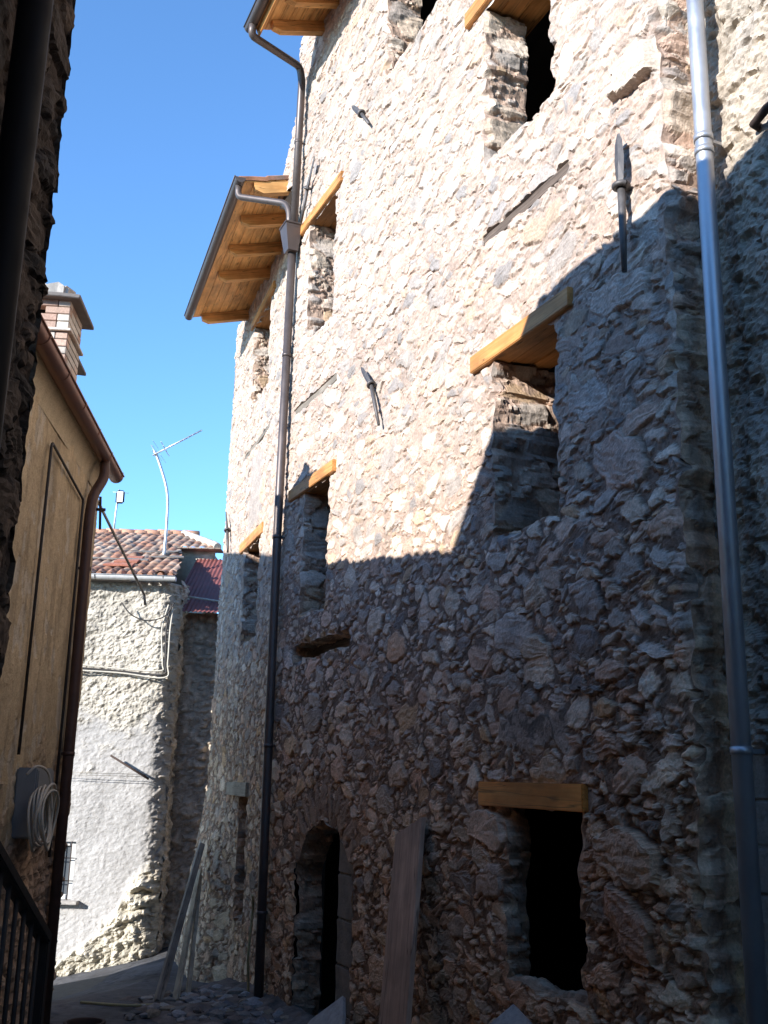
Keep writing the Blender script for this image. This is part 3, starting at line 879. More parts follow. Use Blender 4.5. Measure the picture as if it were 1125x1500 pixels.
patch(mb, WB.pt(BU1, 0, 0), -WB.n, Z, WB.d, 0, .6, -2.9, 7.3, (.03, .03), 67, SZ_JAMB, .6)
for k, (u0, u1, z0, z1) in enumerate(OB):
    reveal(mb, WB, [(u0, z1), (u0, z0), (u1, z0), (u1, z1)], .42, 160 + 7 * k, 1.0, st=(.018, .018))
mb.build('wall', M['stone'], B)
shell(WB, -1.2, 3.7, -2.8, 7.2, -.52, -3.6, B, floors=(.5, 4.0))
lintel(WB, .72, 2.27, 6.67, 6.80, B, .5, 2)
lintel(WB, .63, 2.16, 3.11, 3.26, B, .5, 2)
lintel(WB, .72, 2.02, -.26, -.09, B, .4, 1, 'plank', off=.06)
mb = MB(); box(mb, WB.pt(1.54, 4.63, -.035), WB.d, WB.n, Z, 1.78, .07, .07, .006, jit=.012, seg=10); mb.build('old_timber', M['grey_wood'], B)
anchor(WB, 3.12, 3.68, 4.02, 3.30, B, -.20, .022, .07)
rB, gB, geB = roof(WB, -1.28, 2.86, 7.24, .88, 15, [-1.22, -.4, .43, 1.24, 2.76], B, (-1.32, 2.9), .066, (.09, .15), seed=9, tip=.10)
e_ = geB + WB.d * -1.2
pipe(WB, [e_ - Z * .05, e_ - Z * .20, WA.pt(12.05, 6.55, .16), WA.pt(11.98, 6.40, .13), WA.pt(11.97, 6.16, .13)], .04, B, 'brown_metal', [], bend=.09)

# ------------------------------------------------------------------ plastered house on the right edge
D = thing('plastered_house', 'pale rough plastered house wall at the right edge behind the grey steel downpipe', 'house', WA.pt(4, -2.2, -.2))
def d_field(A_, B_, seed):
    n = fbm(A_ / .35, B_ / .35, seed, 4); f = fbm(A_ / .035, B_ / .03, seed + 5, 3); g = fbm(A_ / .10, B_ / .08, seed + 6, 3)
    pits = sstep(.16, .34, g)
    h = n * .05 + f * .022 + fbm(A_ / .018, B_ / .016, seed + 8, 2) * .012 - pits * .030 + np.maximum(0, g - .1) * 0
    col = np.array((.41, .345, .27)) * (1 + .40 * n + .40 * f)[..., None]
    st_ = sstep(.15, .4, fbm(A_ / .18, B_ / .22, seed + 9, 3)); col = col * (1 - .30 * st_[..., None]) + .30 * st_[..., None] * np.array((.25, .235, .23))
    # bare concrete blocks low down
    k = sstep(.22, .14, B_ + n * .05)
    row = np.floor((B_ + 3) / .21); fa = np.mod(A_ / .42 + .5 * np.mod(row, 2), 1); fz = np.mod((B_ + 3) / .21, 1)
    j = sstep(0, .05, np.minimum(np.minimum(fa, 1 - fa) * 2, np.minimum(fz, 1 - fz)))
    hb = -.03 - (1 - j) * .012 + f * .006; cb = np.array((.30, .265, .23)) * (1 + .35 * n + .2 * f)[..., None] * (.75 + .25 * j[..., None])
    return h * (1 - k) + hb * k, col * (1 - k[..., None]) + cb * k[..., None]
mb = MB()
patch(mb, WA.pt(0, 0, -.20), WA.d, Z, WA.n, 2.2, 5.66, -2.4, 7.5, (.012, .012), 71, None, 1, field=d_field)
mb.build('wall', M['plaster'], D)
mb = MB()
box(mb, WA.pt(.5, 2.5, -2.3), WA.d, WA.n, Z, 10.1, 4.0, 9.9, .01); mb.build('house_body', M['cement'], D)  # lengthened out of view behind the camera to darken the lane
px = 5.33
pipe(WA, [WA.pt(px, 7.4, -.075), WA.pt(px, 2.5, -.075), WA.pt(px, -2.15, -.075)], .046, D, 'zinc',
     [(WA.pt(px, 3.38, -.075), -WA.n), (WA.pt(px, 3.30, -.075), None), (WA.pt(px, .16, -.075), -WA.n), (WA.pt(px, 6.4, -.075), -WA.n)])
mb = MB(); tube(mb, [WA.pt(5.05, 3.30, -.24), WA.pt(5.04, 3.31, -.15), WA.pt(4.92, 3.315, -.12), WA.pt(4.5, 3.33, -.12)], .024, 10)
mb.build('pipe_stub', M['rust'], D)

# ------------------------------------------------------------------ ochre house on the left
WO = Wallf((-2.85, 10.0), 5.2, -1)
O_ = thing('ochre_house', 'ochre plastered house with brown gutter and brick chimneys at the left', 'house', (-3.6, 8, -2.2))
def o_field(A_, B_, seed):
    n = fbm(A_ / .5, B_ / .6, seed, 4); f = fbm(A_ / .035, B_ / .035, seed + 5, 3); g = fbm(A_ / .16, B_ / .22, seed + 6, 3)
    pale = sstep(.20, .30, g + .10 * sstep(.8, -.2, B_))
    col = np.array((.51, .395, .245)) * (1 + .35 * n + .12 * f)[..., None]
    col = col * (1 - pale[..., None] * .75) + pale[..., None] * .75 * np.array((.56, .49, .38))
    h = n * .02 + f * .006 - pale * .006
    bare = sstep(.10, -.55, B_ + fbm(A_ / .3, B_ / .3, seed + 15, 3) * .9)
    rub = np.abs(fbm(A_ / .16, B_ / .10, seed + 20, 3))
    h = h + bare * (-.02 + rub * .08 + f * .016)
    cb = np.array((.36, .25, .17)) * (.75 + 1.2 * rub + .3 * f)[..., None]
    grime = sstep(.1, .4, fbm(A_ / .09, B_ / .5, seed + 33, 3)) * .25
    col = col * (1 - grime[..., None])
    return h, col * (1 - bare[..., None]) + cb * bare[..., None]
mb = MB()
patch(mb, WO.p0, WO.d, Z, WO.n, -6.2, 0, -2.9, 2.78, (.018, .018), 81, None, 1, field=o_field)
patch(mb, WO.pt(0, 0, 0), -WO.n, Z, WO.d, 0, 2.4, -2.9, 3.1, (.03, .03), 82, None, 1, field=o_field)
mb.build('wall', M['plaster'], O_)
mb = MB()                                                                  # coved cornice
K = 9; us = np.linspace(-6.2, .02, 80)
prof = [(.004 + .08 * (1 - math.cos(t)), 2.66 + .21 * math.sin(t)) for t in np.linspace(0, math.pi / 2, K)] + [(.084, 2.91), (-.05, 2.91)]
V = np.array([[WO.pt(u, z, o) for (o, z) in prof] for u in us])
L = len(prof)
mb.add(V.reshape(-1, 3), grid_faces(len(us), L, True), np.tile((.53, .43, .28), (len(us) * L, 1)), smooth=True)
prism(mb, [WO.pt(.02, z, o) for (o, z) in prof] + [WO.pt(.02, 2.66, -.05)], WO.d * .004, (.53, .43, .28))
mb.build('cornice', M['plaster'], O_)
mb = MB()
tiles(mb, WO.pt(-6.2, 2.92, .13), WO.d, -WO.n * math.cos(rad(20)) + Z * math.sin(rad(20)), WO.n * math.sin(rad(20)) + Z * math.cos(rad(20)), 6.3, 2.0, seed=14)
ro = mb.build('roof', M['tile'], O_)
mb = MB(); half_gutter(mb, WO.pt(-6.1, 2.93, .135), WO.pt(.12, 2.91, .135), WO.n, .072); go = mb.build('gutter', M['copper'], O_)
for k in range(9):
    mb = MB(); u = -5.4 + k * .68
    tube(mb, [WO.pt(u, 2.93 - math.sin(t) * .077, .135 + math.cos(t) * .077) for t in np.linspace(0, math.pi, 10)], .008, 6)
    mb.build('gutter_strap', M['copper'], go)
pipe(WO, [WO.pt(-.58, 2.86, .14), WO.pt(-.58, 2.70, .15), WO.pt(-.70, 2.48, .08), WO.pt(-.72, 2.26, .07), WO.pt(-.64, .4, .07), WO.pt(-.58, -2.6, .07)], .047, O_, 'brown_pipe',
     [(WO.pt(-.68, 1.8, .07), -WO.n), (WO.pt(-.63, .15, .07), -WO.n)], bend=.07)
mb = MB()
tube(mb, rounded([WO.pt(-2.25, .11, .03), WO.pt(-2.25, 2.5, .03), WO.pt(-.86, 2.4, .03), WO.pt(-.83, -.7, .03)], .05), .012, 8)
mb.build('conduit', M['blackcable'], O_)
mb = MB(); tube(mb, [WO.pt(-.11, 2.5, -.03), WO.pt(-.11, 2.5, .10)], .016, 8); tube(mb, [WO.pt(-.19, 2.61, .055), WO.pt(-.06, 2.31, .055)], .013, 8)
mb.build('line_bracket', M['rust'], O_)
def chimney(xr, y0, w, dp, zb, zt, seed):
    """Brick stack whose near face looks at the street; pots openings under a slate cap."""
    mb = MB(); R = np.random.RandomState(seed)
    ex = np.array([math.cos(rad(5)), math.sin(rad(5)), 0]); ey = np.array([-math.sin(rad(5)), math.cos(rad(5)), 0])
    Pn = np.array([xr, y0, 0.0])
    def course(z, out, h, skip=False):
        x0 = -w - out; nb = max(2, int(round((w + 2 * out) / .2)))
        for face in range(2):
            Lf = (w + 2 * out) if face == 0 else (dp + 2 * out); nb = max(2, int(round(Lf / .24)))
            sh = (R.randint(2) * .5)
            cuts = np.clip((np.arange(nb + 2) - sh) / nb, 0, 1) * Lf
            for a, b in zip(cuts[:-1], cuts[1:]):
                if b - a < .02: continue
                if skip and face == 0 and (Lf * .40 < (a + b) / 2 < Lf * .62): continue
                c = np.array([(.50, .35, .27), (.55, .44, .35), (.54, .48, .40), (.45, .30, .23), (.60, .54, .46)][R.randint(5)]) * R.uniform(.85, 1.15)
                if face == 0: o = Pn + ex * (x0 + (a + b) / 2) + ey * (-out + .05); box(mb, o + Z * (z + h / 2), ex, ey, Z, b - a - .006, .10, h - .007, .004, c, .004)
                else: o = Pn + ex * (out - .05) + ey * (-out + .002 + .1 * 0 + (a + b) / 2); box(mb, o + Z * (z + h / 2), ey, ex, Z, b - a - .006, .096, h - .007, .004, c, .004)
    z = zb; hb = .068
    while z < zt - .34: course(z, 0, hb); z += hb
    course(z, .03, .03); z += .03
    while z < zt: course(z, .0, hb, True); z += hb
    mbc = MB()
    box(mbc, Pn - ex * w / 2 + ey * dp / 2 + Z * ((zb + zt - .33) / 2), ex, ey, Z, w - .012, dp - .012, zt - zb - .33, .0)
    box(mbc, Pn - ex * w / 2 + ey * (dp / 2 + .1) + Z * (zt - .16), ex, ey, Z, w - .012, dp - .26, .33, .0)
    o = mb.build('chimney', M['brick'], O_)
    mbc.build('flue', M['dark'], o)
    mb = MB()
    box(mb, Pn - ex * w / 2 + ey * dp / 2 + Z * (z + .018), ex * .998 - Z * .04, ey, Z, w + .18, dp + .18, .035, .005, jit=.02, seg=4)
    mb.build('chimney_cap', M['slate'], o)
    return z
zc = chimney(-2.77, 8.33, .64, .52, 2.8, 3.98, 3)
mb = MB(); box(mb, (-2.96, 8.5, zc + .10), np.array([1., 0, 0]), np.array([0, 1., 0]), Z, .26, .22, .16, .03, jit=.12, seg=2)
tag(mb.build('cap_stone', M['white_slab']), 'pale lump of stone weighing down the slate chimney cap', 'stone')
chimney(-3.22, 9.75, .52, .42, 2.8, 4.02, 8)

# ------------------------------------------------------------------ pale house closing the lane
YC = 17.2
C_ = thing('plaster_house', 'sunlit pale house closing the lane, red tiled roof and lean-to under maroon sheet', 'house', (-4.2, 17.4, -2.7))
EX = np.array([1., 0, 0]); EY = np.array([0, 1., 0])
def c_field(A_, B_, seed):
    n = fbm(A_ / .6, B_ / .5, seed, 4); f = fbm(A_ / .05, B_ / .04, seed + 5, 3); g = fbm(A_ / .14, B_ / .10, seed + 6, 3)
    e = np.clip((A_ + 3.75) / .40, 0, 1)
    upper = sstep(.15, .85, B_ + n * .9 + g * .5)
    h = n * .04 + f * .012 + upper * (g * .05 + f * .022)
    c0 = np.array((.41, .39, .365)) * (1 + .14 * n + .10 * f)[..., None]
    c1 = np.array((.47, .43, .36)) * (1 + .30 * n + .25 * f)[..., None]
    col = c0 * (1 - upper[..., None]) + c1 * upper[..., None]
    low = sstep(.16, -.10, (B_ + 2.55) - .95 * np.clip((A_ + 4.7) / 1.2, 0, 1) + n * .5)    # rock showing at the foot
    rock = np.abs(fbm(A_ / .34, B_ / .20, seed + 21, 5))
    h = h + low * (.06 + rock * .30 + f * .03)
    col = col * (1 - low[..., None]) + low[..., None] * np.array((.52, .47, .37)) * (.8 + rock * 1.0 + .2 * f)[..., None]
    # ragged stone quoin at the right
    q = sstep(0, .9, e)
    rq = np.abs(fbm(A_ / .13, B_ / .12, seed + 25, 4))
    h = h + q * (rq * .16 - .02); col = col * (1 - .6 * q[..., None]) + .6 * q[..., None] * np.array((.46, .38, .28)) * (.8 + .9 * rq)[..., None]
    # the corner rounds off
    h = h - np.clip((A_ + 3.72) / .32, 0, 1) ** 2 * .30
    return h, np.clip(col, .03, .8)
WIN = (-5.75, -4.74, -1.94, -1.07)
def c_hole(u, z, j): return (u > WIN[0]) & (u < WIN[1]) & (z > WIN[2]) & (z < WIN[3])
mb = MB()
patch(mb, (0, YC, 0), EX, Z, -EY, -7.2, -3.40, -3.3, 3.12, (.016, .016), 101, None, 1, field=c_field, hole=c_hole)
def side_field(A_, B_, seed):
    n = fbm(A_ / .4, B_ / .4, seed, 4); f = fbm(A_ / .06, B_ / .05, seed + 5, 3); rq = np.abs(fbm(A_ / .16, B_ / .13, seed + 25, 4))
    return n * .05 + rq * .12 + f * .015, np.array((.54, .44, .33)) * (.75 + .7 * rq + .3 * n + .25 * f)[..., None]
patch(mb, (-3.44, YC + .26, 0), EY, Z, EX, 0, .6, -3.3, 3.2, (.025, .022), 102, None, 1, field=side_field)
mb.build('wall', M['plaster'], C_)
mb = MB(); box(mb, (-6.1, YC + 2.6, .1), EX, EY, Z, 5.2, 4.6, 6.1, 0); mb.build('house_body', M['cement'], C_)
mb = MB(); patch(mb, (0, 17.98, 0), EX, Z, -EY, -3.6, -.5, -3.0, 2.72, (.025, .022), 103, None, 1, field=side_field)
mb.build('lean_to_wall', M['plaster'], C_)
# window with sill and bars
mb = MB(); u0, u1, z0, z1 = WIN
for (x, z, sx, sz) in ((u0 + .04, (z0 + z1) / 2, .08, z1 - z0), (u1 - .04, (z0 + z1) / 2, .08, z1 - z0), ((u0 + u1) / 2, z1 - .035, u1 - u0 - .165, .07), ((u0 + u1) / 2, z0 + .035, u1 - u0 - .165, .07), ((u0 + u1) / 2, (z0 + z1) / 2, .07, z1 - z0 - .145)):
    box(mb, (x, YC + .10, z), EX, EY, Z, sx, .06, sz, .004)
w_ = mb.build('window', M['white_paint'], C_)
mb = MB(); box(mb, ((u0 + u1) / 2, YC + .13, (z0 + z1) / 2), EX, EY, Z, u1 - u0 - .04, .012, z1 - z0 - .04, 0); mb.build('pane', M['glass'], w_)
mb = MB(); box(mb, ((u0 + u1) / 2 + .06, YC - .03, z0 - .03), EX, EY, Z, u1 - u0 + .14, .26, .05, .006); mb.build('window_sill', M['white_slab'], w_)
mb = MB()
for k in range(8): tube(mb, [(u0 + .07 + k * .125, YC - .01, z0), (u0 + .07 + k * .125, YC - .01, z1)], .009, 6)
for z in (z0 + .28, z1 - .25): tube(mb, [(u0, YC - .01, z), (u1, YC - .01, z)], .008, 6)
mb.build('window_bars', M['rust'], w_)
# main tiled roof
P20 = rad(21.5); eb = EY * math.cos(P20) + Z * math.sin(P20); nn = -EY * math.sin(P20) + Z * math.cos(P20)
def rmask(a, b):
    x = -8.2 + a; y = 17.0 + b * math.cos(P20); n = fbm(a / .2, b / .2, 6, 2) * .12
    hip = -4.23 + (21.3 - y) * .66
    return ((y + n < 19.75) & (x + n < -3.40 - (y - 17.0) * .20)) | ((y + n >= 19.7) & (x < hip))
mb = MB()
tiles(mb, (-8.2, 17.0, 3.17), EX, eb, nn, 5.6, 4.75, .17, .27, 21, rmask, np.array([(.40, .20, .125), (.44, .26, .17), (.33, .165, .105), (.43, .32, .235), (.27, .155, .11), (.38, .27, .20)]), (.017, .027), .06)
# the open front of the first course
for k in range(28):
    x = -8.15 + k * .17
    if x < -3.5: tube(mb, [(x + .03, 16.99, 3.185), (x + .03, 17.2, 3.28)], .05, 8, (.42, .22, .14))
rc = mb.build('roof', M['tile'], C_)
mb = MB(); RR = np.random.RandomState(4)
for k in range(15):
    x = -8.0 + k * .27; tube(mb, [(x, 21.33, 4.90 + RR.normal(0, .01)), (x + .33, 21.33, 4.87)], .085, 10, np.array((.47, .25, .16)) * RR.uniform(.8, 1.2), rs=[.085, .10])
mb.build('ridge_tiles', M['tile'], rc)
mb = MB()
for k in range(8):
    t0 = k / 8; t1 = t0 + .16; a = np.array((-4.2, 21.3, 4.88)); b_ = np.array((-3.22, 19.75, 4.29))
    tube(mb, [a + (b_ - a) * t0 + Z * .02, a + (b_ - a) * min(1, t1)], .08, 10, np.array((.60, .52, .42)) * RR.uniform(.85, 1.1))
mb.build('hip_tiles', M['tile'], rc)
mb = MB(); prism(mb, [(-8.2, 17.05, 3.10), (-8.2, 21.3, 4.76), (-8.2, 21.3, 3.0)], EX * 4.0); mb.build('roof_deck', M['slate'], rc)
mb = MB()
for k in range(3): box(mb, (-4.55 + k * .05, 17.6 + k * .33, 3.48 + k * .13), EX, eb, nn, .5 - .1 * k, .20, .03, .004, (.42, .17, .11), .02, 2)
for (x, y, a, l) in ((-4.2, 18.9, .2, .9), (-4.7, 18.1, -.1, 1.1), (-3.9, 18.4, .1, .6)):
    e = EX * math.cos(a) + eb * math.sin(a); box(mb, (x, y, 3.17 + (y - 17) * .394 + .08), e, np.cross(nn, e), nn, l, .10, .02, .003, (.22, .20, .18), .03, 5)
mb.build('loose_tiles', M['tile'], rc)
mb = MB(); patch(mb, (0, 19.9, 0), EX, Z, -EY, -4.35, -3.28, 3.4, 4.24, (.025, .025), 105, None, 1, field=lambda a, b, s_: (fbm(a / .2, b / .2, s_, 3) * .03, np.array((.52, .46, .38)) * (1 + .5 * fbm(a / .15, b / .15, s_ + 3, 3))[..., None]))
mb.build('gable_wall', M['plaster'], C_)
mb = MB(); box(mb, (-3.83, 20.4, 3.66), EX, EY, Z, 1.0, .9, 1.1, .0); mb.build('upper_room', M['cement'], C_)
mb = MB()
for k in range(9): box(mb, (-4.2 + k * .125, 19.82, 4.235), EX, EY, Z, .12, .40, .025, .004, np.array((.36, .28, .22)) * RR.uniform(.7, 1.2), .015)
mb.build('eave_slabs', M['tile'], C_)
# maroon corrugated sheet over the lean-to
mb = MB(); na, nb = 220, 24
a = np.linspace(-3.62, -.3, na); b_ = np.linspace(0, 2.7, nb); A2, B2 = np.meshgrid(a, b_, indexing='ij')
sl2 = math.atan(.6); H2 = np.sin(A2 * 2 * math.pi / .076) * .012 + fbm(A2 / .8, B2 / .8, 3, 2) * .02
P = np.array((0, 17.55, 2.68)) + A2[..., None] * EX + B2[..., None] * (EY * math.cos(sl2) + Z * math.sin(sl2)) + H2[..., None] * (-EY * math.sin(sl2) + Z * math.cos(sl2))
mb.add(P.reshape(-1, 3), grid_faces(na, nb), smooth=True)
P2 = P - np.array((0, 0, .004)); mb.add(P2.reshape(-1, 3), grid_faces(na, nb, True), smooth=True)
mb.build('sheet_roof', M['maroon'], C_)
mb = MB(); tube(mb, [(-3.6, 17.9, 3.02), (-2.9, 17.9, 2.93), (-2.2, 17.85, 2.88), (-1.2, 17.8, 2.86)], .02, 8); mb.build('roof_cable', M['cable'], C_)
mb = MB(); half_gutter(mb, (-8.0, 16.94, 3.19), (-3.42, 16.94, 3.155), -EY, .075); gc = mb.build('gutter', M['white_metal'], C_)
for x in (-7.2, -6.0, -4.75, -3.62):
    mb = MB(); tube(mb, [(x, 16.94 - math.cos(t) * .08, 3.175 - math.sin(t) * .08) for t in np.linspace(0, math.pi, 10)], .009, 6); mb.build('gutter_strap', M['iron'], gc)
for dz_, dx in ((0, 0), (.06, -.045), (-.05, .04)):
    mb = MB(); tube(mb, smoothpath([(-6.8, 17.11, 1.64 + dz_), (-5.4, 17.10, 1.66 + dz_), (-4.3, 17.1, 1.61 + dz_ * .6), (-3.56 + dx, 17.06, 1.56 + dz_), (-3.52 + dx, 17.07, 1.75), (-3.55 + dx * 1.6, 17.1, 2.3), (-3.50 + dx, 17.12, 2.72)], 6), .014, 7)
    mb.build('wall_cable', M['cable'] if dx else M['blackcable'], C_)
mb = MB(); tube(mb, smoothpath([(-4.3, 17.0, 2.72), (-4.12, 16.98, 2.52), (-3.85, 17.0, 2.43), (-3.58, 17.05, 2.52), (-3.45, 17.1, 2.75)], 8), .012, 6); mb.build('wall_cable', M['blackcable'], C_)
mb = MB(); tube(mb, [(-4.27, 17.02, .26), (-3.63, 16.98, -.09)], .017, 8); tube(mb, [(-3.74, 17.02, -.03), (-3.74, 17.2, -.03)], .012, 6)
mb.build('iron_bar', M['rust'], C_)
mb = MB()
for z in (-.02, -.055): tube(mb, [(-6.5, 17.02, z + .01), (-3.74, 17.0, z)], .0045, 5)
mb.build('washing_line', M['cable'], C_)

# antennas
T = thing('tv_antenna', 'tall tv antenna with bent white mast rising from the red tiled roof', 'antenna', (-4.03, 18.7, 3.95))
mb = MB(); tube(mb, smoothpath([(-4.03, 18.7, 3.85), (-4.02, 18.7, 4.5), (-4.06, 18.7, 5.1), (-4.25, 18.7, 5.66), (-4.36, 18.7, 5.88)], 6), .027, 10); mb.build('mast', M['alu'], T)
a_ = np.array((-4.32, 18.66, 5.82)); b_ = np.array((-3.48, 18.66, 6.31)); dv = (b_ - a_) / np.linalg.norm(b_ - a_); pv = np.cross(dv, EY)
mb = MB(); tube(mb, [a_ - dv * .06, b_], .016, 8); bm_ = mb.build('boom', M['alu'], T)
mb = MB()
for k in range(11):
    c = a_ + (b_ - a_) * (k / 10.0) * .96 + dv * .03; l = .115 - .006 * k
    side = pv * .45 + EY * .89
    tube(mb, [c - side * l * 1.5, c + side * l * 1.5], .008, 6)
for k in (-1, 0, 1): tube(mb, [a_ + dv * .2 - EY * .2 + pv * .09 * k, a_ + dv * .2 + EY * .2 + pv * .09 * k], .008, 6)
mb.build('elements', M['alu'], bm_)
mb = MB()
for k in (-2, -1, 0, 1, 2):
    tube(mb, [a_ - dv * .02 + pv * .08 * k - EY * .26 * 1 - dv * .05 * abs(k) * -1, a_ - dv * .02 + pv * .08 * k + EY * .26 + dv * .05 * abs(k)], .004, 5)
tube(mb, [a_ - pv * .2, a_ + pv * .2], .007, 6); mb.build('reflector', M['alu'], T)
T2 = thing('small_antenna', 'small white panel antenna behind the tiled ridge beside the ochre house', 'antenna', (-5.85, 22.0, 5.0))
mb = MB(); tube(mb, [(-5.88, 22, 4.6), (-5.86, 22, 5.5), (-5.83, 22, 6.02)], .022, 8); mb.build('mast', M['alu'], T2)
mb = MB(); box(mb, (-5.78, 21.95, 5.84), Z, EX, EY, .30, .19, .06, .03); tube(mb, [(-5.95, 21.95, 5.95), (-5.6, 21.95, 5.93)], .006, 5); mb.build('panel', M['white_paint'], T2)
mb = MB(); tube(mb, [(-2.87, 10.01, 2.64), (-2.80, 12.1, 2.03)], .015, 8); tube(mb, [(-2.80, 12.1, 2.03), (-2.79, 12.14, 1.92)], .016, 8)
tag(mb.build('clothesline_pole', M['cable']), 'thin pale metal pole slanting down from the corner of the ochre house', 'pole')

# ------------------------------------------------------------------ dark house in the left foreground and the wing behind it
E_ = 4.35
def back(P, E): t = (P[2] - E) / SV[2]; return np.asarray(P) - SV * t
s0 = back(WA.pt(4.3, 3.52), E_); s1b = back(WA.pt(5.75, 3.12), E_); s1 = back(WA.pt(6.42, 3.12), E_); s1a = back(WA.pt(6.86, 3.08), E_); s2 = back(WA.pt(8.08, 1.64), E_)
EG = 5.0
s3 = back(WA.pt(11.9, 2.42), EG); s4 = back(WB.pt(3.6, 3.42), EG)
F_ = thing('stone_house', 'dark stone house with a black downpipe filling the left foreground edge', 'house', (-1.6, 2.0, -2.2))
SZ_F = [(.09, .14, 25, 1.2, 2.2), (.05, .08, 80, 1.2, 2.6), (.025, .045, 250, 1.2, 2.6)]
PALF = np.array([(.085, .066, .052), (.066, .053, .043), (.11, .083, .063), (.05, .043, .038)]); PWF = np.ones(4)  # shade on this wall is put into its near-black stone colours
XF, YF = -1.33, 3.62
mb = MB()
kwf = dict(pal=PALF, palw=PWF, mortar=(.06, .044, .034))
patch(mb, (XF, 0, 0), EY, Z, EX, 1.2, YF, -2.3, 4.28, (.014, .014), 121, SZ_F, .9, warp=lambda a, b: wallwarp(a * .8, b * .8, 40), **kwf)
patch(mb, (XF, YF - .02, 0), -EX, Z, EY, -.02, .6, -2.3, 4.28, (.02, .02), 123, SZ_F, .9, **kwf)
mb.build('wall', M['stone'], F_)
mb = MB()
pl = [(XF - .04, -4.0), (XF - .04, YF - .05), (s2[0] + .25, s2[1] + .0), (-8.5, .9), (-8.5, -7.5), (4.6, -7.5), (4.6, -4.0)]  # includes an unseen rear wing behind the camera, added to darken the lane
prism(mb, [(x, y, -2.3) for x, y in pl], Z * 6.5); mb.build('house_body', M['dark'], F_)
mb = MB()
rp = [s0, s1b, s1, s1a, s2, np.array((-8.8, .8, E_)), np.array((-8.8, -3.2, E_)), np.array((s0[0] + .6, -3.2, E_))]
prism(mb, [p - Z * .10 for p in rp], Z * .10); mb.build('roof', M['slate'], F_)
xp, yp = -1.185, 2.9
pipe(WA, [(xp, yp, 4.2), (xp, yp, 1.0), (xp, yp, -2.15)], .055, F_, 'dark_pipe', [((xp, yp, 3.2), -EX), ((xp, yp, .30), -EX), ((xp, yp, -1.4), -EX)])
G_ = thing('neighbour_house', 'stone house standing out of sight behind the ochre house roof', 'house', (-7.5, 8, -2.2))
sd = np.array([math.sin(rad(SUN_HEAD + 3)), math.cos(rad(SUN_HEAD + 3)), 0])
sd2 = np.array([math.sin(rad(SUN_HEAD)), math.cos(rad(SUN_HEAD)), 0])
s4 = s4 + (s4 - s3) * .17
gp = [s3, s4, s4 - sd * 5.0, s3 - sd2 * 4.0]
mb = MB(); cen = np.mean(gp, 0)
prism(mb, [p + (cen - p) * .06 - Z * (EG + 2.6) for p in gp], Z * (EG + 2.5)); mb.build('wall', M['cement'], G_)
mb = MB(); prism(mb, [p - Z * .1 for p in gp], Z * .1); mb.build('roof', M['slate'], G_)

# ------------------------------------------------------------------ loose things in the lane
def plank(name, foot, head, width, th, m, label, cat, face, cracks=False, grp=None):
    mb = MB(); foot = np.array(foot, float); head = np.array(head, float)
    e = head - foot; L = np.linalg.norm(e); e /= L
    f = np.array(face, float); f -= e * np.dot(f, e); f /= np.linalg.norm(f)
    box(mb, (foot + head) / 2, e, np.cross(f, e), f, L, width, th, .003, jit=.006, seg=6)
    return tag(mb.build(name, M[m]), label, cat, grp)
def g3(x, y, dz=0.0): return (x, y, float(gz(x, y)) + dz)
fA = WA.pt(7.93, -2.19, .52); hA = WA.pt(8.56, -.33, .075)
plank('wide_board', fA, hA, .46, .035, 'board', 'wide pinkish brown board leaning on the stone wall left of the dark doorway', 'board', WA.n)
vB = -WB.n
plank('timber_plank', g3(-2.14, 11.2, .02), WB.pt(2.92, -.98, .20), .085, .075, 'grey_wood', 'tallest grey squared timber leaning on the far stone wall corner', 'plank', (-.5, -.8, .1), grp='planks leaning on the stone wall')
plank('timber_plank', g3(-1.98, 11.3, .02), WB.pt(2.58, -1.30, .26), .10, .03, 'plank', 'pale yellowish plank leaning just right of the tallest grey timber', 'plank', (-.3, -.9, .1), grp='planks leaning on the stone wall')
plank('timber_plank', g3(-1.88, 11.42, .02), WB.pt(2.42, -1.36, .27), .07, .04, 'plank', 'short dull plank leaning closest to the stone wall, rightmost of the three', 'plank', (-.6, -.7, .1), grp='planks leaning on the stone wall')
# bucket
def pot(x, y):
    mb = MB(); n = 20
    prof = [(.0, .02), (.11, .0), (.12, .01), (.15, .19), (.17, .195), (.17, .215), (.145, .215), (.14, .19), (.11, .05), (0, .04)]
    z0 = float(gz(x, y)); V = []
    for (r, z) in prof:
        for q in range(n): V.append((x + r * math.cos(2 * math.pi * q / n), y + r * math.sin(2 * math.pi * q / n), z0 + z))
    mb.add(V, [[i * n + q, i * n + (q + 1) % n, (i + 1) * n + (q + 1) % n, (i + 1) * n + q] for i in range(len(prof) - 1) for q in range(n)], smooth=True)
    return mb.build('bucket', M['pot'])
tag(pot(-2.36, 9.3), 'dark round bucket standing on the lane by the foot of the ochre house', 'bucket')
def onground(pts, dz=.02): return [np.array((x, y, float(gz(x, y)) + dz)) for x, y in pts]
mb = MB()
tube(mb, smoothpath(onground([(-2.9, 11.2), (-2.4, 11.05), (-2.1, 11.15), (-1.95, 10.9), (-1.75, 11.0), (-1.62, 10.75), (-1.42, 10.85), (-1.25, 11.15)]) + [WA.pt(12.1, -1.7, .14), WA.pt(12.15, -1.3, .10), WA.pt(12.0, -1.15, .16)], 8), .013, 8)
tag(mb.build('power_cable', M['hose']), 'yellow cable snaking over the rubble and up beside the downpipe', 'cable')
mb = MB(); tube(mb, smoothpath(onground([(-2.3, 10.5), (-2.0, 10.75), (-1.7, 10.6), (-1.5, 10.9), (-1.1, 10.5)]), 8), .011, 8)
tag(mb.build('black_cable', M['blackcable']), 'thin black cable lying in front of the yellow one on the rubble', 'cable')
mb = MB(); RR = np.random.RandomState(12)
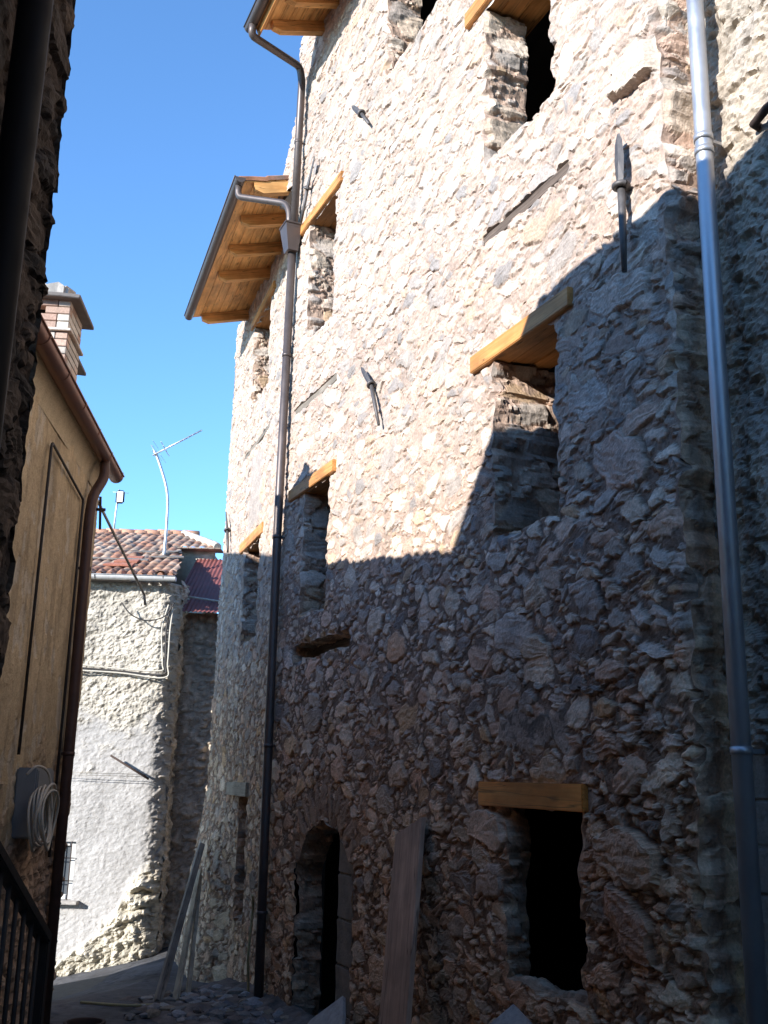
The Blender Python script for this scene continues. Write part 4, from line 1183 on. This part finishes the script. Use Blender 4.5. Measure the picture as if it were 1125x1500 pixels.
for k in range(520):                                                       # loose stones along the foot of the wall
    t = RR.rand() ** .8
    u = RR.uniform(7.4, 13.2); o = .12 + abs(RR.normal(0, .42))
    p = WA.pt(u, 0, o); s_ = RR.uniform(.02, .075) * (1.4 if RR.rand() < .12 else 1)
    bm = bmesh.new(); bmesh.ops.create_icosphere(bm, subdivisions=1, radius=1)
    L_ = np.array([v.co[:] for v in bm.verts]) * (1 + RR.uniform(-.25, .25, (len(bm.verts), 1))) * np.array((1.3, 1, .6)) * s_
    an = RR.rand() * 6.3; L_ = np.stack([L_[:, 0] * math.cos(an) - L_[:, 1] * math.sin(an), L_[:, 0] * math.sin(an) + L_[:, 1] * math.cos(an), L_[:, 2]], -1)
    c = PAL[RR.randint(len(PAL))] * RR.uniform(.4, .8)
    pile = .16 * math.exp(-o * 2.5)
    mb.add(L_ + np.array((p[0], p[1], float(gz(p[0], p[1])) + pile + s_ * .3)), [[v.index for v in f.verts] for f in bm.faces], np.tile(c, (len(L_), 1)))
    bm.free()
uu = np.linspace(7.0, 13.4, 160); oo = np.linspace(-.05, 1.3, 36); A2, B2 = np.meshgrid(uu, oo, indexing='ij')
XY = WA.p0 + A2[..., None] * WA.d + B2[..., None] * WA.n
hh = .20 * np.exp(-np.abs(B2) * 2.0) + fbm(A2 / .2, B2 / .2, 5, 3) * .05 - .06 * sstep(.9, 1.3, B2)
XY[..., 2] = gz(XY[..., 0], XY[..., 1]) + hh
mb.add(XY.reshape(-1, 3), grid_faces(160, 36, False), (np.array((.15, .12, .10)) * (1 + fbm(A2 / .1, B2 / .1, 9, 3))[..., None]).reshape(-1, 3), smooth=True)
tag(mb.build('rubble', M['stone']), 'loose stones and earth heaped along the foot of the stone wall', 'rubble', kind='stuff')
def slab(O, pts, n, th, label, ex, ey):
    mb = MB(); O = np.array(O, float)
    prism(mb, [O + ex * x + ey * y for x, y in pts], np.array(n) * th)
    return tag(mb.build('plaster_slab', M['white_slab']), label, 'slab')
ey = (Z * .8 + -WA.n * .6); ey /= np.linalg.norm(ey)
slab(WA.pt(9.5, -2.10, .45), [(-.35, 0), (.5, 0), (.42, .30), (.16, .56), (-.02, .45), (-.3, .22)], np.cross(WA.d, ey) * 1.0, .03, 'broken whitish slab lying against the wall left of the wide board', WA.d, ey)
slab(WA.pt(6.85, -1.72, .50), [(-.42, 0), (.30, 0), (.38, .38), (.20, .62), (-.08, .55), (-.2, .3)], np.cross(WA.d, ey) * 1.0, .03, 'pale broken slab propped under the dark doorway', WA.d, ey)
# block below the doorway that the slab leans on
MBX = thing('meter_box', 'grey electric meter box fixed on the ochre wall above the handrail', 'box', WO.pt(-1.85, -.23, .08))
mb = MB(); box(mb, WO.pt(-1.85, -.23, .075), WO.d, WO.n, Z, .56, .15, .5, .012); mb.build('case', M['grey_box'], MBX)
mb = MB(); box(mb, WO.pt(-1.85, -.23, .154), WO.d, WO.n, Z, .52, .010, .46, .003); mb.build('lid', M['grey_box'], MBX)
mb = MB(); RR = np.random.RandomState(2)
for k in range(7):
    c = WO.pt(-2.2 + RR.uniform(-.04, .04), -.32 + RR.uniform(-.03, .03), .19 + .015 * k); r1 = RR.uniform(.18, .235)
    tube(mb, [c + WO.d * math.cos(t) * r1 * 1.1 + Z * math.sin(t) * r1 + WO.n * math.sin(t * 2 + k) * .016 for t in np.linspace(0, 2 * math.pi, 26)], .010, 6, cap=False)
tube(mb, smoothpath([WO.pt(-2.42, -.03, .14), WO.pt(-2.38, .03, .2), WO.pt(-2.2, -.03, .25), WO.pt(-2.13, -.28, .28)], 6), .010, 6)
tag(mb.build('cable_coil', M['cable']), 'coil of pale cable hanging on the grey meter box', 'cable')
RL = thing('stair_railing', 'dark iron stair railing sloping down at the lower left corner', 'railing', (-1.38, 4.0, -2.2))
xr_ = -1.38
mb = MB(); a_ = np.array((xr_, 3.5, -.04)); b_ = np.array((xr_, 4.66, -.68)); e = (b_ - a_) / np.linalg.norm(b_ - a_)
box(mb, (a_ + b_) / 2, e, EX, np.cross(e, EX), np.linalg.norm(b_ - a_), .06, .045, .006); mb.build('handrail', M['railing'], RL)
for k in range(10):
    y = 3.62 + k * .105; z = a_[2] + (y - a_[1]) * (b_[2] - a_[2]) / (b_[1] - a_[1])
    mb = MB(); tube(mb, [(xr_, y, z - .015), (xr_, y, z - 1.0)], .010, 8); mb.build('baluster', M['railing'], RL)
mb = MB(); box(mb, (xr_, 4.66, -1.4), Z, EX, EY, 1.42, .045, .045, .005); mb.build('newel_post', M['railing'], RL)
mb = MB(); box(mb, (a_ + b_) / 2 - Z * .98, e, EX, np.cross(e, EX), np.linalg.norm(b_ - a_), .035, .02, .004); mb.build('bottom_rail', M['railing'], RL)
ST = thing('stone_steps', 'stone steps under the iron railing beside the ochre house', 'steps', (-1.7, 4.4, -2.2))
for k in range(6):
    mb = MB(); zt = -1.15 - k * .18
    box(mb, (-1.72, 3.66 + .28 * k + .14, (zt - 2.3) / 2), EX, EY, Z, .62, .278, zt + 2.3, .01, jit=.01); mb.build('step', M['cement'], ST)
